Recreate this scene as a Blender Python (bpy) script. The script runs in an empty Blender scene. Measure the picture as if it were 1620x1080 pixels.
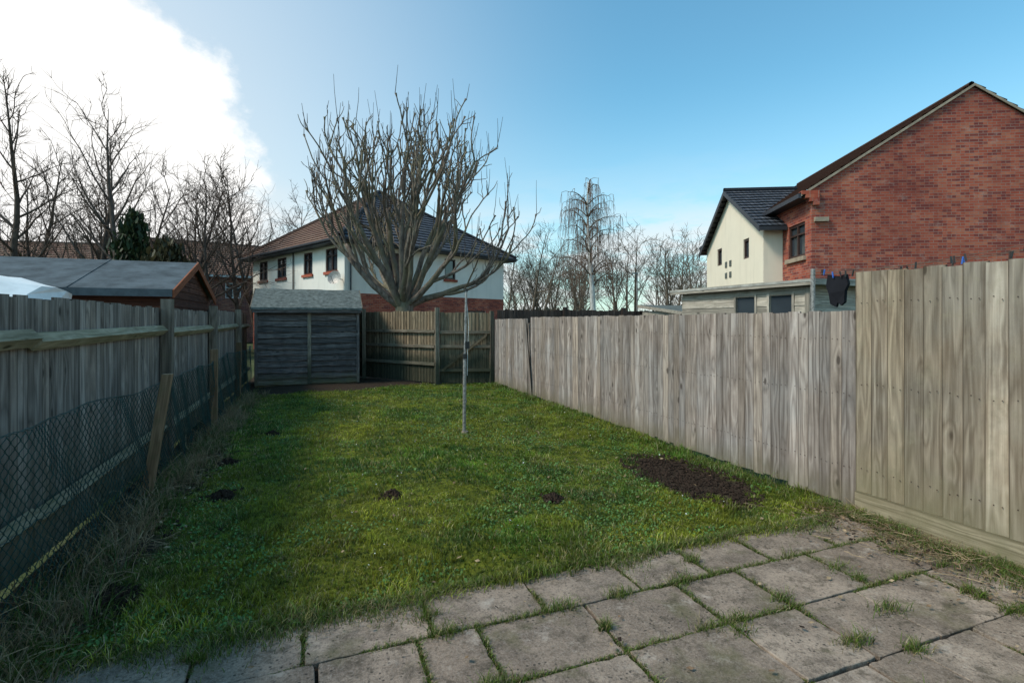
import bpy, math, random
import numpy as np
from mathutils import Vector, Matrix
rng = random.Random(7)
nr = np.random.RandomState(11)
scene = bpy.context.scene
COL = scene.collection
V = Vector

# ------------------------------------------------------------------ materials
class N:
    def __init__(s, name):
        s.m = bpy.data.materials.new(name); s.m.use_nodes = True
        s.t = s.m.node_tree; s.b = s.t.nodes['Principled BSDF']
    def n(s, typ, **k):
        nd = s.t.nodes.new(typ)
        for a, b in k.items(): setattr(nd, a, b)
        return nd
    def l(s, a, b): s.t.links.new(a, b)
    def attr(s, name):
        return s.n('ShaderNodeAttribute', attribute_name=name)
    def pos(s):
        return s.n('ShaderNodeNewGeometry').outputs['Position']
    def mapv(s, vec, scale, loc=(0,0,0)):
        m = s.n('ShaderNodeMapping'); m.inputs['Scale'].default_value = scale; m.inputs['Location'].default_value = loc
        s.l(vec, m.inputs['Vector']); return m.outputs[0]
    def noise(s, vec, scale=1, detail=4, rough=.55, dist=0):
        m = s.n('ShaderNodeTexNoise'); m.inputs['Scale'].default_value = scale
        m.inputs['Detail'].default_value = detail; m.inputs['Roughness'].default_value = rough
        m.inputs['Distortion'].default_value = dist
        s.l(vec, m.inputs['Vector']); return m.outputs['Fac']
    def vor(s, vec, scale=1):
        m = s.n('ShaderNodeTexVoronoi'); m.inputs['Scale'].default_value = scale
        s.l(vec, m.inputs['Vector']); return m.outputs['Distance']
    def math(s, op, a, b=None, c=None, clamp=False):
        m = s.n('ShaderNodeMath', operation=op); m.use_clamp = clamp
        for i, q in enumerate((a, b, c)):
            if q is None: continue
            if isinstance(q, (int, float)): m.inputs[i].default_value = q
            else: s.l(q, m.inputs[i])
        return m.outputs[0]
    def rng(s, v, a, b, c=0., d=1.):
        m = s.n('ShaderNodeMapRange'); m.clamp = True
        s.l(v, m.inputs[0])
        for i, q in zip((1,2,3,4), (a,b,c,d)): m.inputs[i].default_value = q
        return m.outputs[0]
    def mix(s, f, a, b, mode='MIX'):
        m = s.n('ShaderNodeMix', data_type='RGBA', blend_type=mode)
        if isinstance(f, (int, float)): m.inputs[0].default_value = f
        else: s.l(f, m.inputs[0])
        for i, q in ((6, a), (7, b)):
            if isinstance(q, tuple): m.inputs[i].default_value = (q[0], q[1], q[2], 1)
            else: s.l(q, m.inputs[i])
        return m.outputs[2]
    def scalec(s, col, f):
        m = s.n('ShaderNodeVectorMath', operation='SCALE')
        s.l(col, m.inputs[0]); s.l(f, m.inputs['Scale']); return m.outputs[0]
    def sep(s, v):
        m = s.n('ShaderNodeSeparateXYZ'); s.l(v, m.inputs[0]); return m.outputs
    def bump(s, h, strength=.4, dist=.01):
        b = s.n('ShaderNodeBump'); b.inputs['Strength'].default_value = strength; b.inputs['Distance'].default_value = dist
        s.l(h, b.inputs['Height']); s.l(b.outputs[0], s.b.inputs['Normal'])
    def fin(s, col, rough=.8, spec=.3):
        if isinstance(col, tuple): s.b.inputs['Base Color'].default_value = (*col, 1)
        else: s.l(col, s.b.inputs['Base Color'])
        if isinstance(rough, (int, float)): s.b.inputs['Roughness'].default_value = rough
        else: s.l(rough, s.b.inputs['Roughness'])
        s.b.inputs['Specular IOR Level'].default_value = spec
        return s.m

def wood(name, dark, light, stain_shade=None, stain_shade_h=.3, stain_shade_soft=.3, knots=True, var=(.60, 1.2), mottle=None, grey=None, edge=False, warm=None):
    m = N(name)
    gc = m.attr('gc').outputs['Vector']; r = m.attr('rnd').outputs['Fac']
    low = m.noise(m.mapv(gc, (7, 7, .7)), 1, 2, .5)
    kd = m.vor(m.mapv(gc, (7, 7, 2.6)), 1)
    low = m.math('ADD', low, m.math('MULTIPLY', m.rng(kd, 0, .35, 1, 0), .12))
    rings = m.math('PINGPONG', m.math('MULTIPLY', low, 17.), 1.0)
    fib = m.noise(m.mapv(gc, (130, 130, 2.2)), 1, 4, .65)
    med = m.noise(m.mapv(gc, (22, 22, 1.2)), 1, 6, .65, .25)
    g = m.math('ADD', m.math('MULTIPLY', rings, .30), m.math('ADD', m.math('MULTIPLY', fib, .5), m.math('MULTIPLY', med, .6)))
    g = m.rng(g, .38, 1.0)
    col = m.mix(g, dark, light)
    pos = m.pos()
    big = m.noise(pos, 1.3, 4, .6)
    if grey:
        col = m.mix(m.rng(big, .42, .62, 0, .6), col, m.mix(g, tuple(c*.5 for c in grey), tuple(min(1,c*1.3) for c in grey)))
    if warm:
        wv = m.math('FRACT', m.math('MULTIPLY', r, 7.31))
        col = m.mix(m.rng(wv, .45, 1, 0, .6), col, m.mix(g, tuple(c*.4 for c in warm), warm))
    col = m.scalec(col, m.rng(r, 0, 1, var[0], var[1]))
    if mottle:
        col = m.mix(m.rng(m.noise(pos, 7, 6, .7), .52, .72, 0, .6), col, mottle)
    st = m.noise(m.mapv(gc, (40, 40, .8)), 1, 3, .6)
    col = m.mix(m.rng(st, .53, .68, 0, .6), col, tuple(c*.5 for c in dark))
    grime = m.noise(m.mapv(pos, (3, 3, 1.2), (4, 1, 2)), 1, 7, .75)
    col = m.mix(m.rng(grime, .50, .70, 0, .45), col, tuple(c*.7 for c in dark))
    if knots:
        kk = m.rng(kd, .075, .13, 1, 0)
        col = m.mix(m.math('MULTIPLY', kk, .8), col, tuple(c*.3 for c in dark))
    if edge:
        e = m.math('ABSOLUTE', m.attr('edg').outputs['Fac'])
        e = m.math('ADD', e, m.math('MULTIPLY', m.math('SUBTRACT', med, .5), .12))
        col = m.mix(m.rng(e, .87, .97, 0, .8), col, tuple(c*.28 for c in dark))  # shadow lines in the grooves between boards, painted as dark edge strips
    if stain_shade:
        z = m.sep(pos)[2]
        s = m.rng(m.math('ADD', z, m.math('MULTIPLY', m.math('SUBTRACT', m.noise(pos, 5, 4), .5), stain_shade_soft*2)), stain_shade_h-stain_shade_soft, stain_shade_h+stain_shade_soft, 1, 0)
        col = m.mix(m.math('MULTIPLY', s, .8), col, stain_shade)
    m.bump(g, .6, .005)
    return m.fin(col, .85, .2)

def flat(name, c, rough=.6, spec=.4, nz=.12, sc=6, metal=0):
    m = N(name)
    f = m.noise(m.pos(), sc, 6, .65)
    col = m.mix(m.rng(f, .3, .7), tuple(x*(1-nz*2) for x in c), tuple(min(1, x*(1+nz*2)) for x in c))
    m.b.inputs['Metallic'].default_value = metal
    return m.fin(col, rough, spec)

def render_mat(name, c):
    m = N(name); p = m.pos()
    f = m.noise(p, 1.2, 5, .6); st = m.noise(m.mapv(p, (3.5, 3.5, .35)), 1, 5, .65)
    col = m.mix(m.rng(f, .3, .7), tuple(x*.93 for x in c), c)
    col = m.mix(m.rng(st, .52, .75, 0, .30), col, tuple(x*.62 for x in c))
    m.bump(m.noise(p, 40, 4, .7), .25, .01)
    return m.fin(col, .9, .2)

def brick_mat(name, c1, c2, mortar):
    m = N(name); gc = m.attr('gc').outputs['Vector']
    b = m.n('ShaderNodeTexBrick'); m.l(gc, b.inputs['Vector'])
    b.inputs['Scale'].default_value = 1; b.inputs['Brick Width'].default_value = .225
    b.inputs['Row Height'].default_value = .075; b.inputs['Mortar Size'].default_value = .008
    b.inputs['Mortar Smooth'].default_value = .3; b.inputs['Bias'].default_value = -.1
    b.inputs['Color1'].default_value = (*c1, 1); b.inputs['Color2'].default_value = (*c2, 1); b.inputs['Mortar'].default_value = (*mortar, 1)
    col = b.outputs['Color']
    # per-brick tone: snap coordinates to the brick grid
    sp = m.sep(gc); row = m.math('FLOOR', m.math('DIVIDE', sp[1], .075))
    odd = m.math('MULTIPLY', m.math('MODULO', row, 2.), .5)
    cx = m.math('FLOOR', m.math('ADD', m.math('DIVIDE', sp[0], .225), odd))
    cb = m.n('ShaderNodeCombineXYZ'); m.l(cx, cb.inputs[0]); m.l(row, cb.inputs[1])
    wn_ = m.n('ShaderNodeTexWhiteNoise'); wn_.noise_dimensions = '2D'; m.l(cb.outputs[0], wn_.inputs['Vector'])
    v = wn_.outputs['Value']
    notm = m.math('SUBTRACT', 1., b.outputs['Fac'])
    col = m.mix(m.math('MULTIPLY', m.rng(v, .70, .80, 0, .7), notm), col, (c1[0]*.40, c1[1]*.45, c1[2]*.8))
    col = m.mix(m.math('MULTIPLY', m.rng(v, .22, .12, 0, .5), notm), col, (c2[0]*1.15, c2[1]*1.7, c2[2]*1.7))
    big = m.noise(gc, .6, 7, .7)
    col = m.mix(m.rng(big, .42, .66, 0, .65), col, (c1[0]*.40, c1[1]*.42, c1[2]*.6))
    eff = m.noise(m.mapv(gc, (2.2, 3.5, 1), (5, 2, 0)), 1, 8, .75)
    col = m.mix(m.rng(eff, .56, .70, 0, .4), col, (.46, .34, .29))
    m.bump(b.outputs['Fac'], -.5, .012)
    return m.fin(col, .85, .2)

def tile_mat(name, c, c2, moss):
    m = N(name); gc = m.attr('gc').outputs['Vector']
    b = m.n('ShaderNodeTexBrick'); m.l(gc, b.inputs['Vector'])
    b.inputs['Scale'].default_value = 1; b.inputs['Brick Width'].default_value = .33
    b.inputs['Row Height'].default_value = .32; b.inputs['Mortar Size'].default_value = .014
    b.inputs['Color1'].default_value = (*c, 1); b.inputs['Color2'].default_value = (*c2, 1); b.inputs['Mortar'].default_value = (c[0]*.3, c[1]*.3, c[2]*.3, 1)
    col = b.outputs['Color']
    col = m.mix(m.rng(m.noise(gc, 1.5, 7, .7), .5, .72, 0, .6), col, moss)
    w = m.sep(gc)[0]
    wav = m.math('SINE', m.math('MULTIPLY', w, 2*math.pi/.165))
    m.bump(wav, .7, .025)
    return m.fin(col, .75, .3)

def bark(name, c1, c2, green=None):
    m = N(name); p = m.pos()
    f = m.noise(m.mapv(p, (9, 9, 3)), 1, 6, .7)
    col = m.mix(m.rng(f, .35, .65), c1, c2)
    if green: col = m.mix(m.rng(m.noise(p, 1.2, 3), .45, .6, 0, .6), col, green)
    m.bump(f, .5, .03)
    return m.fin(col, .9, .15)

def colattr(name, rough=.6, spec=.25, trans=.35):
    m = N(name); c = m.attr('col').outputs['Color']
    m.fin(c, rough, spec)
    tr = m.n('ShaderNodeBsdfTranslucent'); m.l(c, tr.inputs['Color'])
    mx = m.n('ShaderNodeMixShader'); mx.inputs[0].default_value = trans
    m.l(m.b.outputs[0], mx.inputs[1]); m.l(tr.outputs[0], mx.inputs[2])
    out = [n for n in m.t.nodes if n.type == 'OUTPUT_MATERIAL'][0]
    m.l(mx.outputs[0], out.inputs['Surface'])
    return m.m

M = {}
M['fenceR'] = wood('weathered_board', (.145,.105,.085), (.53,.44,.385), stain_shade=(.14,.12,.065), stain_shade_h=.12, stain_shade_soft=.18, grey=(.37,.34,.325), edge=True, warm=(.52,.40,.31))
M['fenceN'] = wood('treated_board', (.17,.12,.08), (.53,.425,.32), stain_shade=(.19,.165,.09), stain_shade_h=.3, stain_shade_soft=.35, grey=(.37,.33,.28), mottle=(.28,.24,.17), edge=True, warm=(.56,.43,.29))
M['fenceL'] = wood('shaded_board', (.11,.088,.075), (.44,.375,.33), stain_shade=(.09,.095,.055), stain_shade_h=.45, stain_shade_soft=.4, edge=True, warm=(.44,.34,.27))
M['rail'] = wood('mossy_rail', (.18,.15,.085), (.46,.38,.27), mottle=(.18,.19,.09))
M['fenceB'] = wood('back_board', (.09,.065,.042), (.34,.26,.17), stain_shade=(.018,.028,.018), stain_shade_h=.74, stain_shade_soft=.13, edge=True, warm=(.36,.25,.15))  # lower half: cast shadow painted into the colour together with green algae
M['post'] = wood('post_timber', (.14,.11,.085), (.42,.34,.27), mottle=(.17,.16,.10))
M['postB'] = wood('back_post', (.10,.08,.055), (.31,.25,.19), mottle=(.11,.12,.07), stain_shade=(.03,.04,.025), stain_shade_h=.55, stain_shade_soft=.2)  # lower part darkened to match the back boards
M['postbrown'] = wood('brown_post', (.13,.075,.04), (.36,.23,.14), mottle=(.14,.14,.06))
M['shed'] = wood('shed_cladding', (.035,.029,.030), (.24,.20,.18), mottle=(.04,.04,.048), stain_shade=(.12,.11,.05), stain_shade_h=.15, stain_shade_soft=.2)
M['redwood'] = wood('red_cladding', (.06,.025,.018), (.18,.075,.05))
M['bargered'] = wood('red_bargeboard', (.24,.075,.035), (.44,.15,.075), knots=False)
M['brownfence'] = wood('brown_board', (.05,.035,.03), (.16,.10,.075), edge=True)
M['paleclad'] = wood('pale_cladding', (.22,.19,.155), (.54,.47,.39), mottle=(.26,.24,.19))
M['felt'] = flat('roof_felt', (.115,.125,.115), .95, .15, .25, 11)
M['felt2'] = flat('roof_felt_grey', (.085,.10,.11), .95, .15, .2, 4)
M['feltpale'] = flat('pale_roof_sheet', (.38,.36,.32), .8, .3, .2, 5)
M['brick'] = brick_mat('red_brick', (.36,.072,.042), (.46,.115,.065), (.30,.20,.16))
M['brick2'] = brick_mat('dull_brick', (.22,.07,.05), (.30,.11,.07), (.25,.2,.17))
M['render'] = render_mat('white_render', (.84,.80,.73))
M['cream'] = render_mat('cream_render', (.84,.75,.60))
M['tileL'] = tile_mat('brown_tiles', (.20,.10,.07), (.27,.15,.10), (.22,.17,.12))
M['tileD'] = tile_mat('dark_tiles', (.055,.06,.075), (.09,.09,.105), (.14,.13,.13))
M['fascia'] = flat('dark_fascia', (.03,.032,.04), .5, .4)
M['whitep'] = flat('white_paint', (.70,.70,.68), .5, .4, .03)
M['frame'] = flat('brown_window_frame', (.05,.025,.02), .5, .4)
M['stone'] = flat('pale_stone', (.34,.27,.20), .85, .2, .15, 5)
g = N('window_glass'); g.fin((.035, .045, .055), .06, .8); M['glass'] = g.m
M['metal'] = flat('galvanised_steel', (.30,.28,.26), .5, .5, .3, 30, .4)
M['wire'] = flat('green_wire', (.012,.055,.052), .45, .5, .3, 12)
M['black'] = flat('black_cloth', (.012,.012,.016), .9, .2)
M['plast'] = flat('black_plastic', (.02,.02,.02), .4, .5)
M['blue'] = flat('blue_peg', (.03,.12,.45), .4, .5)
M['tarp'] = flat('white_tarp', (.76,.77,.76), .6, .3, .08, 4)
M['bark'] = bark('pollard_bark', (.08,.06,.048), (.27,.215,.175), (.17,.15,.09))
M['bark2'] = bark('dark_bark', (.055,.04,.033), (.16,.115,.09))
M['twig'] = bark('reddish_twigs', (.08,.05,.038), (.18,.12,.088))
M['birch'] = bark('birch_bark', (.38,.36,.33), (.78,.76,.72))
M['bark3'] = bark('distant_bark', (.09,.07,.05), (.20,.16,.12))
M['grass'] = colattr('grass_blades', .38, .45, .38)
M['leaf'] = colattr('leafy', .6, .3, .2)
M['dry'] = flat('dry_stalks', (.32,.23,.14), .9, .1, .3, 20)
M['clod'] = flat('soil_clods', (.034,.022,.016), .95, .1, .4, 40)

# ------------------------------------------------------------------ mesh builder
class MB:
    def __init__(s): s.v=[]; s.f=[]; s.gc=[]; s.r=[]; s.mi=[]; s.mats=[]; s.e=[]
    def mat(s, m):
        if m not in s.mats: s.mats.append(m)
        return s.mats.index(m)
    def poly(s, pts, m, gcs=None, r=.5):
        i = len(s.v); s.v += [tuple(p) for p in pts]
        if gcs is None:
            p0 = V(pts[0]); e = (V(pts[1])-p0); e.normalize(); n = e.cross(V(pts[2])-p0); n.normalize(); w = n.cross(e)
            gcs = [((V(p)-p0).dot(e), (V(p)-p0).dot(w), 0) for p in pts]
        s.gc += gcs; s.r += [r]*len(pts); s.e += [0]*len(pts); s.f.append(tuple(range(i, i+len(pts)))); s.mi.append(s.mat(m))
    def box(s, c, a, b, w, m, r=None):
        """c centre, a,b,w half vectors; w is the long (grain) axis"""
        c, a, b, w = V(c), V(a), V(b), V(w)
        if r is None: r = rng.random()
        off = (rng.random()*40, rng.random()*40, rng.random()*40)
        i = len(s.v); la, lb, lw = a.length, b.length, w.length
        for z in (-1, 1):
            for y in (-1, 1):
                for x in (-1, 1):
                    s.v.append(tuple(c+a*x+b*y+w*z)); s.gc.append((off[0]+la*x, off[1]+lb*y, off[2]+lw*z)); s.r.append(r); s.e.append(x)
        fs = [(0,2,3,1),(4,5,7,6),(0,1,5,4),(2,6,7,3),(0,4,6,2),(1,3,7,5)]
        if a.cross(b).dot(w) < 0: fs = [q[::-1] for q in fs]
        for q in fs: s.f.append(tuple(i+k for k in q)); s.mi.append(s.mat(m))
    def abox(s, x0, x1, y0, y1, z0, z1, m, ax='z', r=None):
        c = V(((x0+x1)/2, (y0+y1)/2, (z0+z1)/2)); X=V(((x1-x0)/2,0,0)); Y=V((0,(y1-y0)/2,0)); Z=V((0,0,(z1-z0)/2))
        if ax=='z': s.box(c, X, Y, Z, m, r)
        elif ax=='x': s.box(c, Y, Z, X, m, r)
        else: s.box(c, X, Z, Y, m, r)
    def tube(s, pts, rad, m, n=5, r=.5, cap=True):
        i0 = len(s.v); k = len(pts); pts=[V(p) for p in pts]
        mi = s.mat(m)
        for j in range(k):
            t = (pts[min(j+1,k-1)]-pts[max(j-1,0)])
            if t.length < 1e-9: t = V((0,0,1))
            t.normalize()
            up = V((1,.13,.07)) if abs(t.x) < .8 else V((0.1,1,.05))
            a = t.cross(up); a.normalize(); b = t.cross(a)
            R = rad[j] if hasattr(rad,'__len__') else rad
            for q in range(n):
                an = 2*math.pi*q/n
                s.v.append(tuple(pts[j]+a*(math.cos(an)*R)+b*(math.sin(an)*R))); s.gc.append((an*.1, 0, j*.2)); s.r.append(r); s.e.append(0)
        for j in range(k-1):
            for q in range(n):
                q2=(q+1)%n
                s.f.append((i0+j*n+q, i0+j*n+q2, i0+(j+1)*n+q2, i0+(j+1)*n+q)); s.mi.append(mi)
        if cap:
            s.f.append(tuple(i0+(k-1)*n+q for q in range(n))); s.mi.append(mi)
    def done(s, name, parent=None, smooth=False, bevel=0):
        me = bpy.data.meshes.new(name); me.from_pydata(s.v, [], s.f)
        for m in s.mats: me.materials.append(m)
        me.polygons.foreach_set('material_index', s.mi)
        a = me.attributes.new('gc', 'FLOAT_VECTOR', 'POINT'); a.data.foreach_set('vector', np.array(s.gc, dtype=np.float32).ravel())
        a = me.attributes.new('rnd', 'FLOAT', 'POINT'); a.data.foreach_set('value', np.array(s.r, dtype=np.float32))
        a = me.attributes.new('edg', 'FLOAT', 'POINT'); a.data.foreach_set('value', np.array(s.e, dtype=np.float32))
        if smooth: me.polygons.foreach_set('use_smooth', [True]*len(me.polygons))
        me.update()
        o = bpy.data.objects.new(name, me); COL.objects.link(o)
        if bevel:
            b = o.modifiers.new('bevel', 'BEVEL'); b.width = bevel; b.segments = 2; b.limit_method='ANGLE'
        if parent: o.parent = parent
        return o
def empty(name):
    e = bpy.data.objects.new(name, None); COL.objects.link(e); e.empty_display_size=.2; return e

_tab = np.random.RandomState(3).rand(8, 128, 128)
def vn(x, y, sc, seed=0):
    x = np.asarray(x)*sc+31.7; y = np.asarray(y)*sc+17.3
    xi = np.floor(x).astype(int); yi = np.floor(y).astype(int); fx = x-xi; fy = y-yi
    fx = fx*fx*(3-2*fx); fy = fy*fy*(3-2*fy); T=_tab[seed%8]
    a=T[xi%128, yi%128]; b=T[(xi+1)%128, yi%128]; c=T[xi%128,(yi+1)%128]; d=T[(xi+1)%128,(yi+1)%128]
    return (a*(1-fx)+b*fx)*(1-fy)+(c*(1-fx)+d*fx)*fy
def fbm(x, y, sc, seed=0): return .55*vn(x,y,sc,seed)+.3*vn(x,y,sc*2.1,seed+1)+.15*vn(x,y,sc*4.3,seed+2)

# ------------------------------------------------------------------ ground
def soil_mask(x, y):
    x=np.asarray(x,float); y=np.asarray(y,float)
    n = (fbm(x,y,5,2)-.5)
    e = ((x-3.42-(y-4.1)*.06)/.40)**2+((y-4.15)/.78)**2
    m = np.clip((1.15-e+n*1.6)*2.2,0,1)
    for (cx,cy,r) in ((1.89,3.96,.085),(.62,4.6,.10),(-.78,5.14,.11),(-1.05,3.4,.16),(-.9,6.3,.12),(-.55,7.6,.10),(1.3,5.2,.05)):
        e=((x-cx)**2+(y-cy)**2)/r**2; m=np.maximum(m,np.clip((1.1-e+n)*2,0,1))
    edge = -1.06+(fbm(x,y,1.6,1)-.5)*.9
    m=np.maximum(m,np.clip((edge-x)*4,0,1))
    ye = 12.2+(fbm(x,y,1.2,4)-.5)*1.2+np.where(x<1,-.5,0)
    m=np.maximum(m,np.clip((y-ye)*4,0,1))
    m=np.maximum(m,np.clip((2.78-y)*20,0,1))
    return m
def gz(x, y):
    return .014+(fbm(x,y,.9,5)-.5)*.07+(fbm(x,y,4,6)-.5)*.034 + np.where(soil_mask(x,y)>.5,-.006,0)
def build_lawn():
    nx, ny = 190, 480
    xs=np.linspace(-1.64,4.09,nx); ys=np.linspace(.2,16.6,ny)
    X,Y=np.meshgrid(xs,ys); X=X.ravel();Y=Y.ravel()
    Z=gz(X,Y); Z=np.where(Y<2.82,-.012,Z)
    co=np.stack([X,Y,Z],1)
    idx=np.arange(nx*ny).reshape(ny,nx)
    q=np.stack([idx[:-1,:-1],idx[:-1,1:],idx[1:,1:],idx[1:,:-1]],-1).reshape(-1,4)
    me=bpy.data.meshes.new('lawn_soil'); me.from_pydata(co.tolist(),[],q.tolist())
    a=me.attributes.new('soil','FLOAT','POINT'); a.data.foreach_set('value',soil_mask(X,Y).astype(np.float32))
    me.polygons.foreach_set('use_smooth',[True]*len(me.polygons))
    m=N('lawn_soil_mat'); s=m.attr('soil').outputs['Fac']; p=m.pos()
    f=m.noise(p,7,7,.75); f2=m.noise(p,70,4,.7)
    gr=m.mix(m.rng(f,.38,.62),(.026,.042,.009),(.18,.19,.022))
    so=m.mix(m.rng(f2,.3,.7),(.016,.011,.008),(.085,.060,.042))
    col=m.mix(s,gr,so)
    m.bump(f2,.9,.02); me.materials.append(m.fin(col,.95,.1))
    o=bpy.data.objects.new('garden_ground',me); COL.objects.link(o)
build_lawn()
def build_ground():
    mb=MB(); m=N('far_ground_mat'); p=m.pos()
    col=m.mix(m.rng(m.noise(p,.4,6,.7),.35,.65),(.04,.06,.02),(.10,.10,.05))
    mat=m.fin(col,.95,.1)
    mb.poly([(-400,-300,-.05),(400,-300,-.05),(400,600,-.05),(-400,600,-.05)],mat)
    mb.done('ground')
build_ground()

def blades(name, x, y, z, h, w, lean, col, mat, az=None):
    n=len(x)
    if az is None: az=nr.rand(n)*2*math.pi
    la=nr.rand(n)*2*math.pi
    px,py=np.cos(az)*w/2,np.sin(az)*w/2
    lx,ly=np.cos(la)*lean*h,np.sin(la)*lean*h
    co=np.zeros((n,5,3),np.float32)
    co[:,0]=np.stack([x-px,y-py,z],1); co[:,1]=np.stack([x+px,y+py,z],1)
    co[:,2]=np.stack([x-px*.8+lx*.3,y-py*.8+ly*.3,z+h*.55],1); co[:,3]=np.stack([x+px*.8+lx*.3,y+py*.8+ly*.3,z+h*.55],1)
    co[:,4]=np.stack([x+lx,y+ly,z+h*np.sqrt(np.clip(1-lean*lean*.6,.1,1))],1)
    tri=np.array([[0,1,3],[0,3,2],[2,3,4]])
    f=(tri[None]+(np.arange(n)*5)[:,None,None]).reshape(-1)
    nt=n*3
    me=bpy.data.meshes.new(name); me.vertices.add(n*5); me.vertices.foreach_set('co',co.ravel())
    me.loops.add(nt*3); me.loops.foreach_set('vertex_index',f.astype(np.int32))
    me.polygons.add(nt); me.polygons.foreach_set('loop_start',np.arange(0,nt*3,3,dtype=np.int32)); me.polygons.foreach_set('loop_total',np.full(nt,3,np.int32))
    me.update(calc_edges=True)
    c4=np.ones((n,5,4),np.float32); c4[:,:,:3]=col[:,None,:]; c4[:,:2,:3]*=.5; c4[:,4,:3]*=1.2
    a=me.attributes.new('col','FLOAT_COLOR','POINT'); a.data.foreach_set('color',c4.ravel())
    me.materials.append(mat)
    o=bpy.data.objects.new(name,me); COL.objects.link(o); return o

def lawn_grass():
    xs=[];ys=[]
    for (y0,y1,dn) in ((2.72,4.2,12000),(4.2,6.2,8000),(6.2,9,4500),(9,12.6,2600)):
        n=int((y1-y0)*5.5*dn); xs.append(-1.4+nr.rand(n)*5.5); ys.append(y0+nr.rand(n)*(y1-y0))
    x=np.concatenate(xs);y=np.concatenate(ys)
    tx=np.round(x/.055)*.055; ty=np.round(y/.055)*.055
    jx=(vn(tx,ty,17,1)-.5)*.06; jy=(vn(tx,ty,17,2)-.5)*.06
    pull=np.where(nr.rand(len(x))<.5,.65,0); x=x+(tx+jx-x)*pull; y=y+(ty+jy-y)*pull
    s=soil_mask(x,y); dens=.05+1.15*fbm(x,y,3.5,3)
    edge=(y<2.84)&(nr.rand(len(x))>.35+.5*vn(x,y,6,1))
    keep=(nr.rand(len(x))<(1-s)*dens)|((nr.rand(len(x))<.04)&(s<.98)&(y>2.85))
    keep&=~edge
    x=x[keep];y=y[keep]; n=len(x)
    hn=fbm(x,y,1.1,2); tuft=np.clip((vn(x,y,5,4)-.52)*3.5,0,1); tuft2=np.clip((vn(x,y,13,5)-.5)*4,0,1)
    near_f=np.clip((x-3.75)/.3,0,1); nl=np.clip((3.0-y)/.2,0,1)*.6
    h=(.008+.026*hn+.040*tuft*nr.rand(n)+.026*tuft2*nr.rand(n)+.05*near_f*nr.rand(n)+.02*nl)*(.6+.8*nr.rand(n))
    far=np.clip((y-4)/6,0,1)
    w=(.0042+.005*far)*(.7+.7*nr.rand(n)); 
    lean=.2+.75*nr.rand(n)
    c1=np.array([.115,.205,.024]);c2=np.array([.27,.29,.030]);c3=np.array([.060,.140,.030]);c4=np.array([.40,.33,.15])
    t=np.clip((fbm(x,y,.9,6)-.38)*4.5,0,1)[:,None]; u=np.clip((fbm(x,y,2.5,7)-.48)*5,0,1)[:,None]
    col=c1*(1-t)+c2*t; col=col*(1-u*.75)+c3*u*.75
    pm=np.clip((fbm(x,y,1.9,3)-.53)*6,0,1)
    d=(nr.rand(n)<.06+.18*pm+.05*np.clip((3.2-y)*2,0,1)+.22*np.clip((-.4-x)*2,0,1))[:,None]; col=np.where(d,c4,col)
    m2=.66+.85*vn(x,y,9,0)*vn(x,y,3.3,2)*1.6
    col*=((.4+1.15*nr.rand(n))*m2)[:,None]
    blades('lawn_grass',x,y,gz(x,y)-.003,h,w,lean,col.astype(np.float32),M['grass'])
lawn_grass()

def leafdisc(name, x,y,z,r,col,mat,tilt=.5):
    n=len(x); k=5
    co=np.zeros((n,k,3),np.float32); az=nr.rand(n)*6.28; tx=(nr.rand(n)-.5)*tilt*2; ty=(nr.rand(n)-.5)*tilt*2
    for j in range(k):
        a=az+j*2*math.pi/k; dx=np.cos(a)*r;dy=np.sin(a)*r
        co[:,j]=np.stack([x+dx,y+dy,z+dx*tx+dy*ty],1)
    me=bpy.data.meshes.new(name); me.vertices.add(n*k); me.vertices.foreach_set('co',co.ravel())
    me.loops.add(n*k); me.loops.foreach_set('vertex_index',np.arange(n*k,dtype=np.int32))
    me.polygons.add(n); me.polygons.foreach_set('loop_start',np.arange(0,n*k,k,dtype=np.int32)); me.polygons.foreach_set('loop_total',np.full(n,k,np.int32))
    me.update(calc_edges=True)
    c=np.ones((n,k,4),np.float32); c[:,:,:3]=col[:,None,:]
    a=me.attributes.new('col','FLOAT_COLOR','POINT'); a.data.foreach_set('color',c.ravel())
    me.materials.append(mat); o=bpy.data.objects.new(name,me); COL.objects.link(o); return o
n=46000; x=-1.2+nr.rand(n)*5.2; y=2.85+nr.rand(n)**1.4*8; k=(fbm(x,y,2.2,1)>.50)&(soil_mask(x,y)<.3); x=x[k];y=y[k];n=len(x)
leafdisc('clover',x,y,gz(x,y)+.006+nr.rand(n)*.02,.004+.006*nr.rand(n),(np.array([.09,.18,.045])*(.5+1.1*nr.rand(n))[:,None]),M['leaf'],.9)
n=90; x=.2+nr.rand(n)*3.6; y=3.2+nr.rand(n)*7
leafdisc('daisy_flowers',x,y,gz(x,y)+.035,.005+.003*nr.rand(n),np.tile([.75,.75,.7],(n,1)),M['leaf'],.5)

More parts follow.
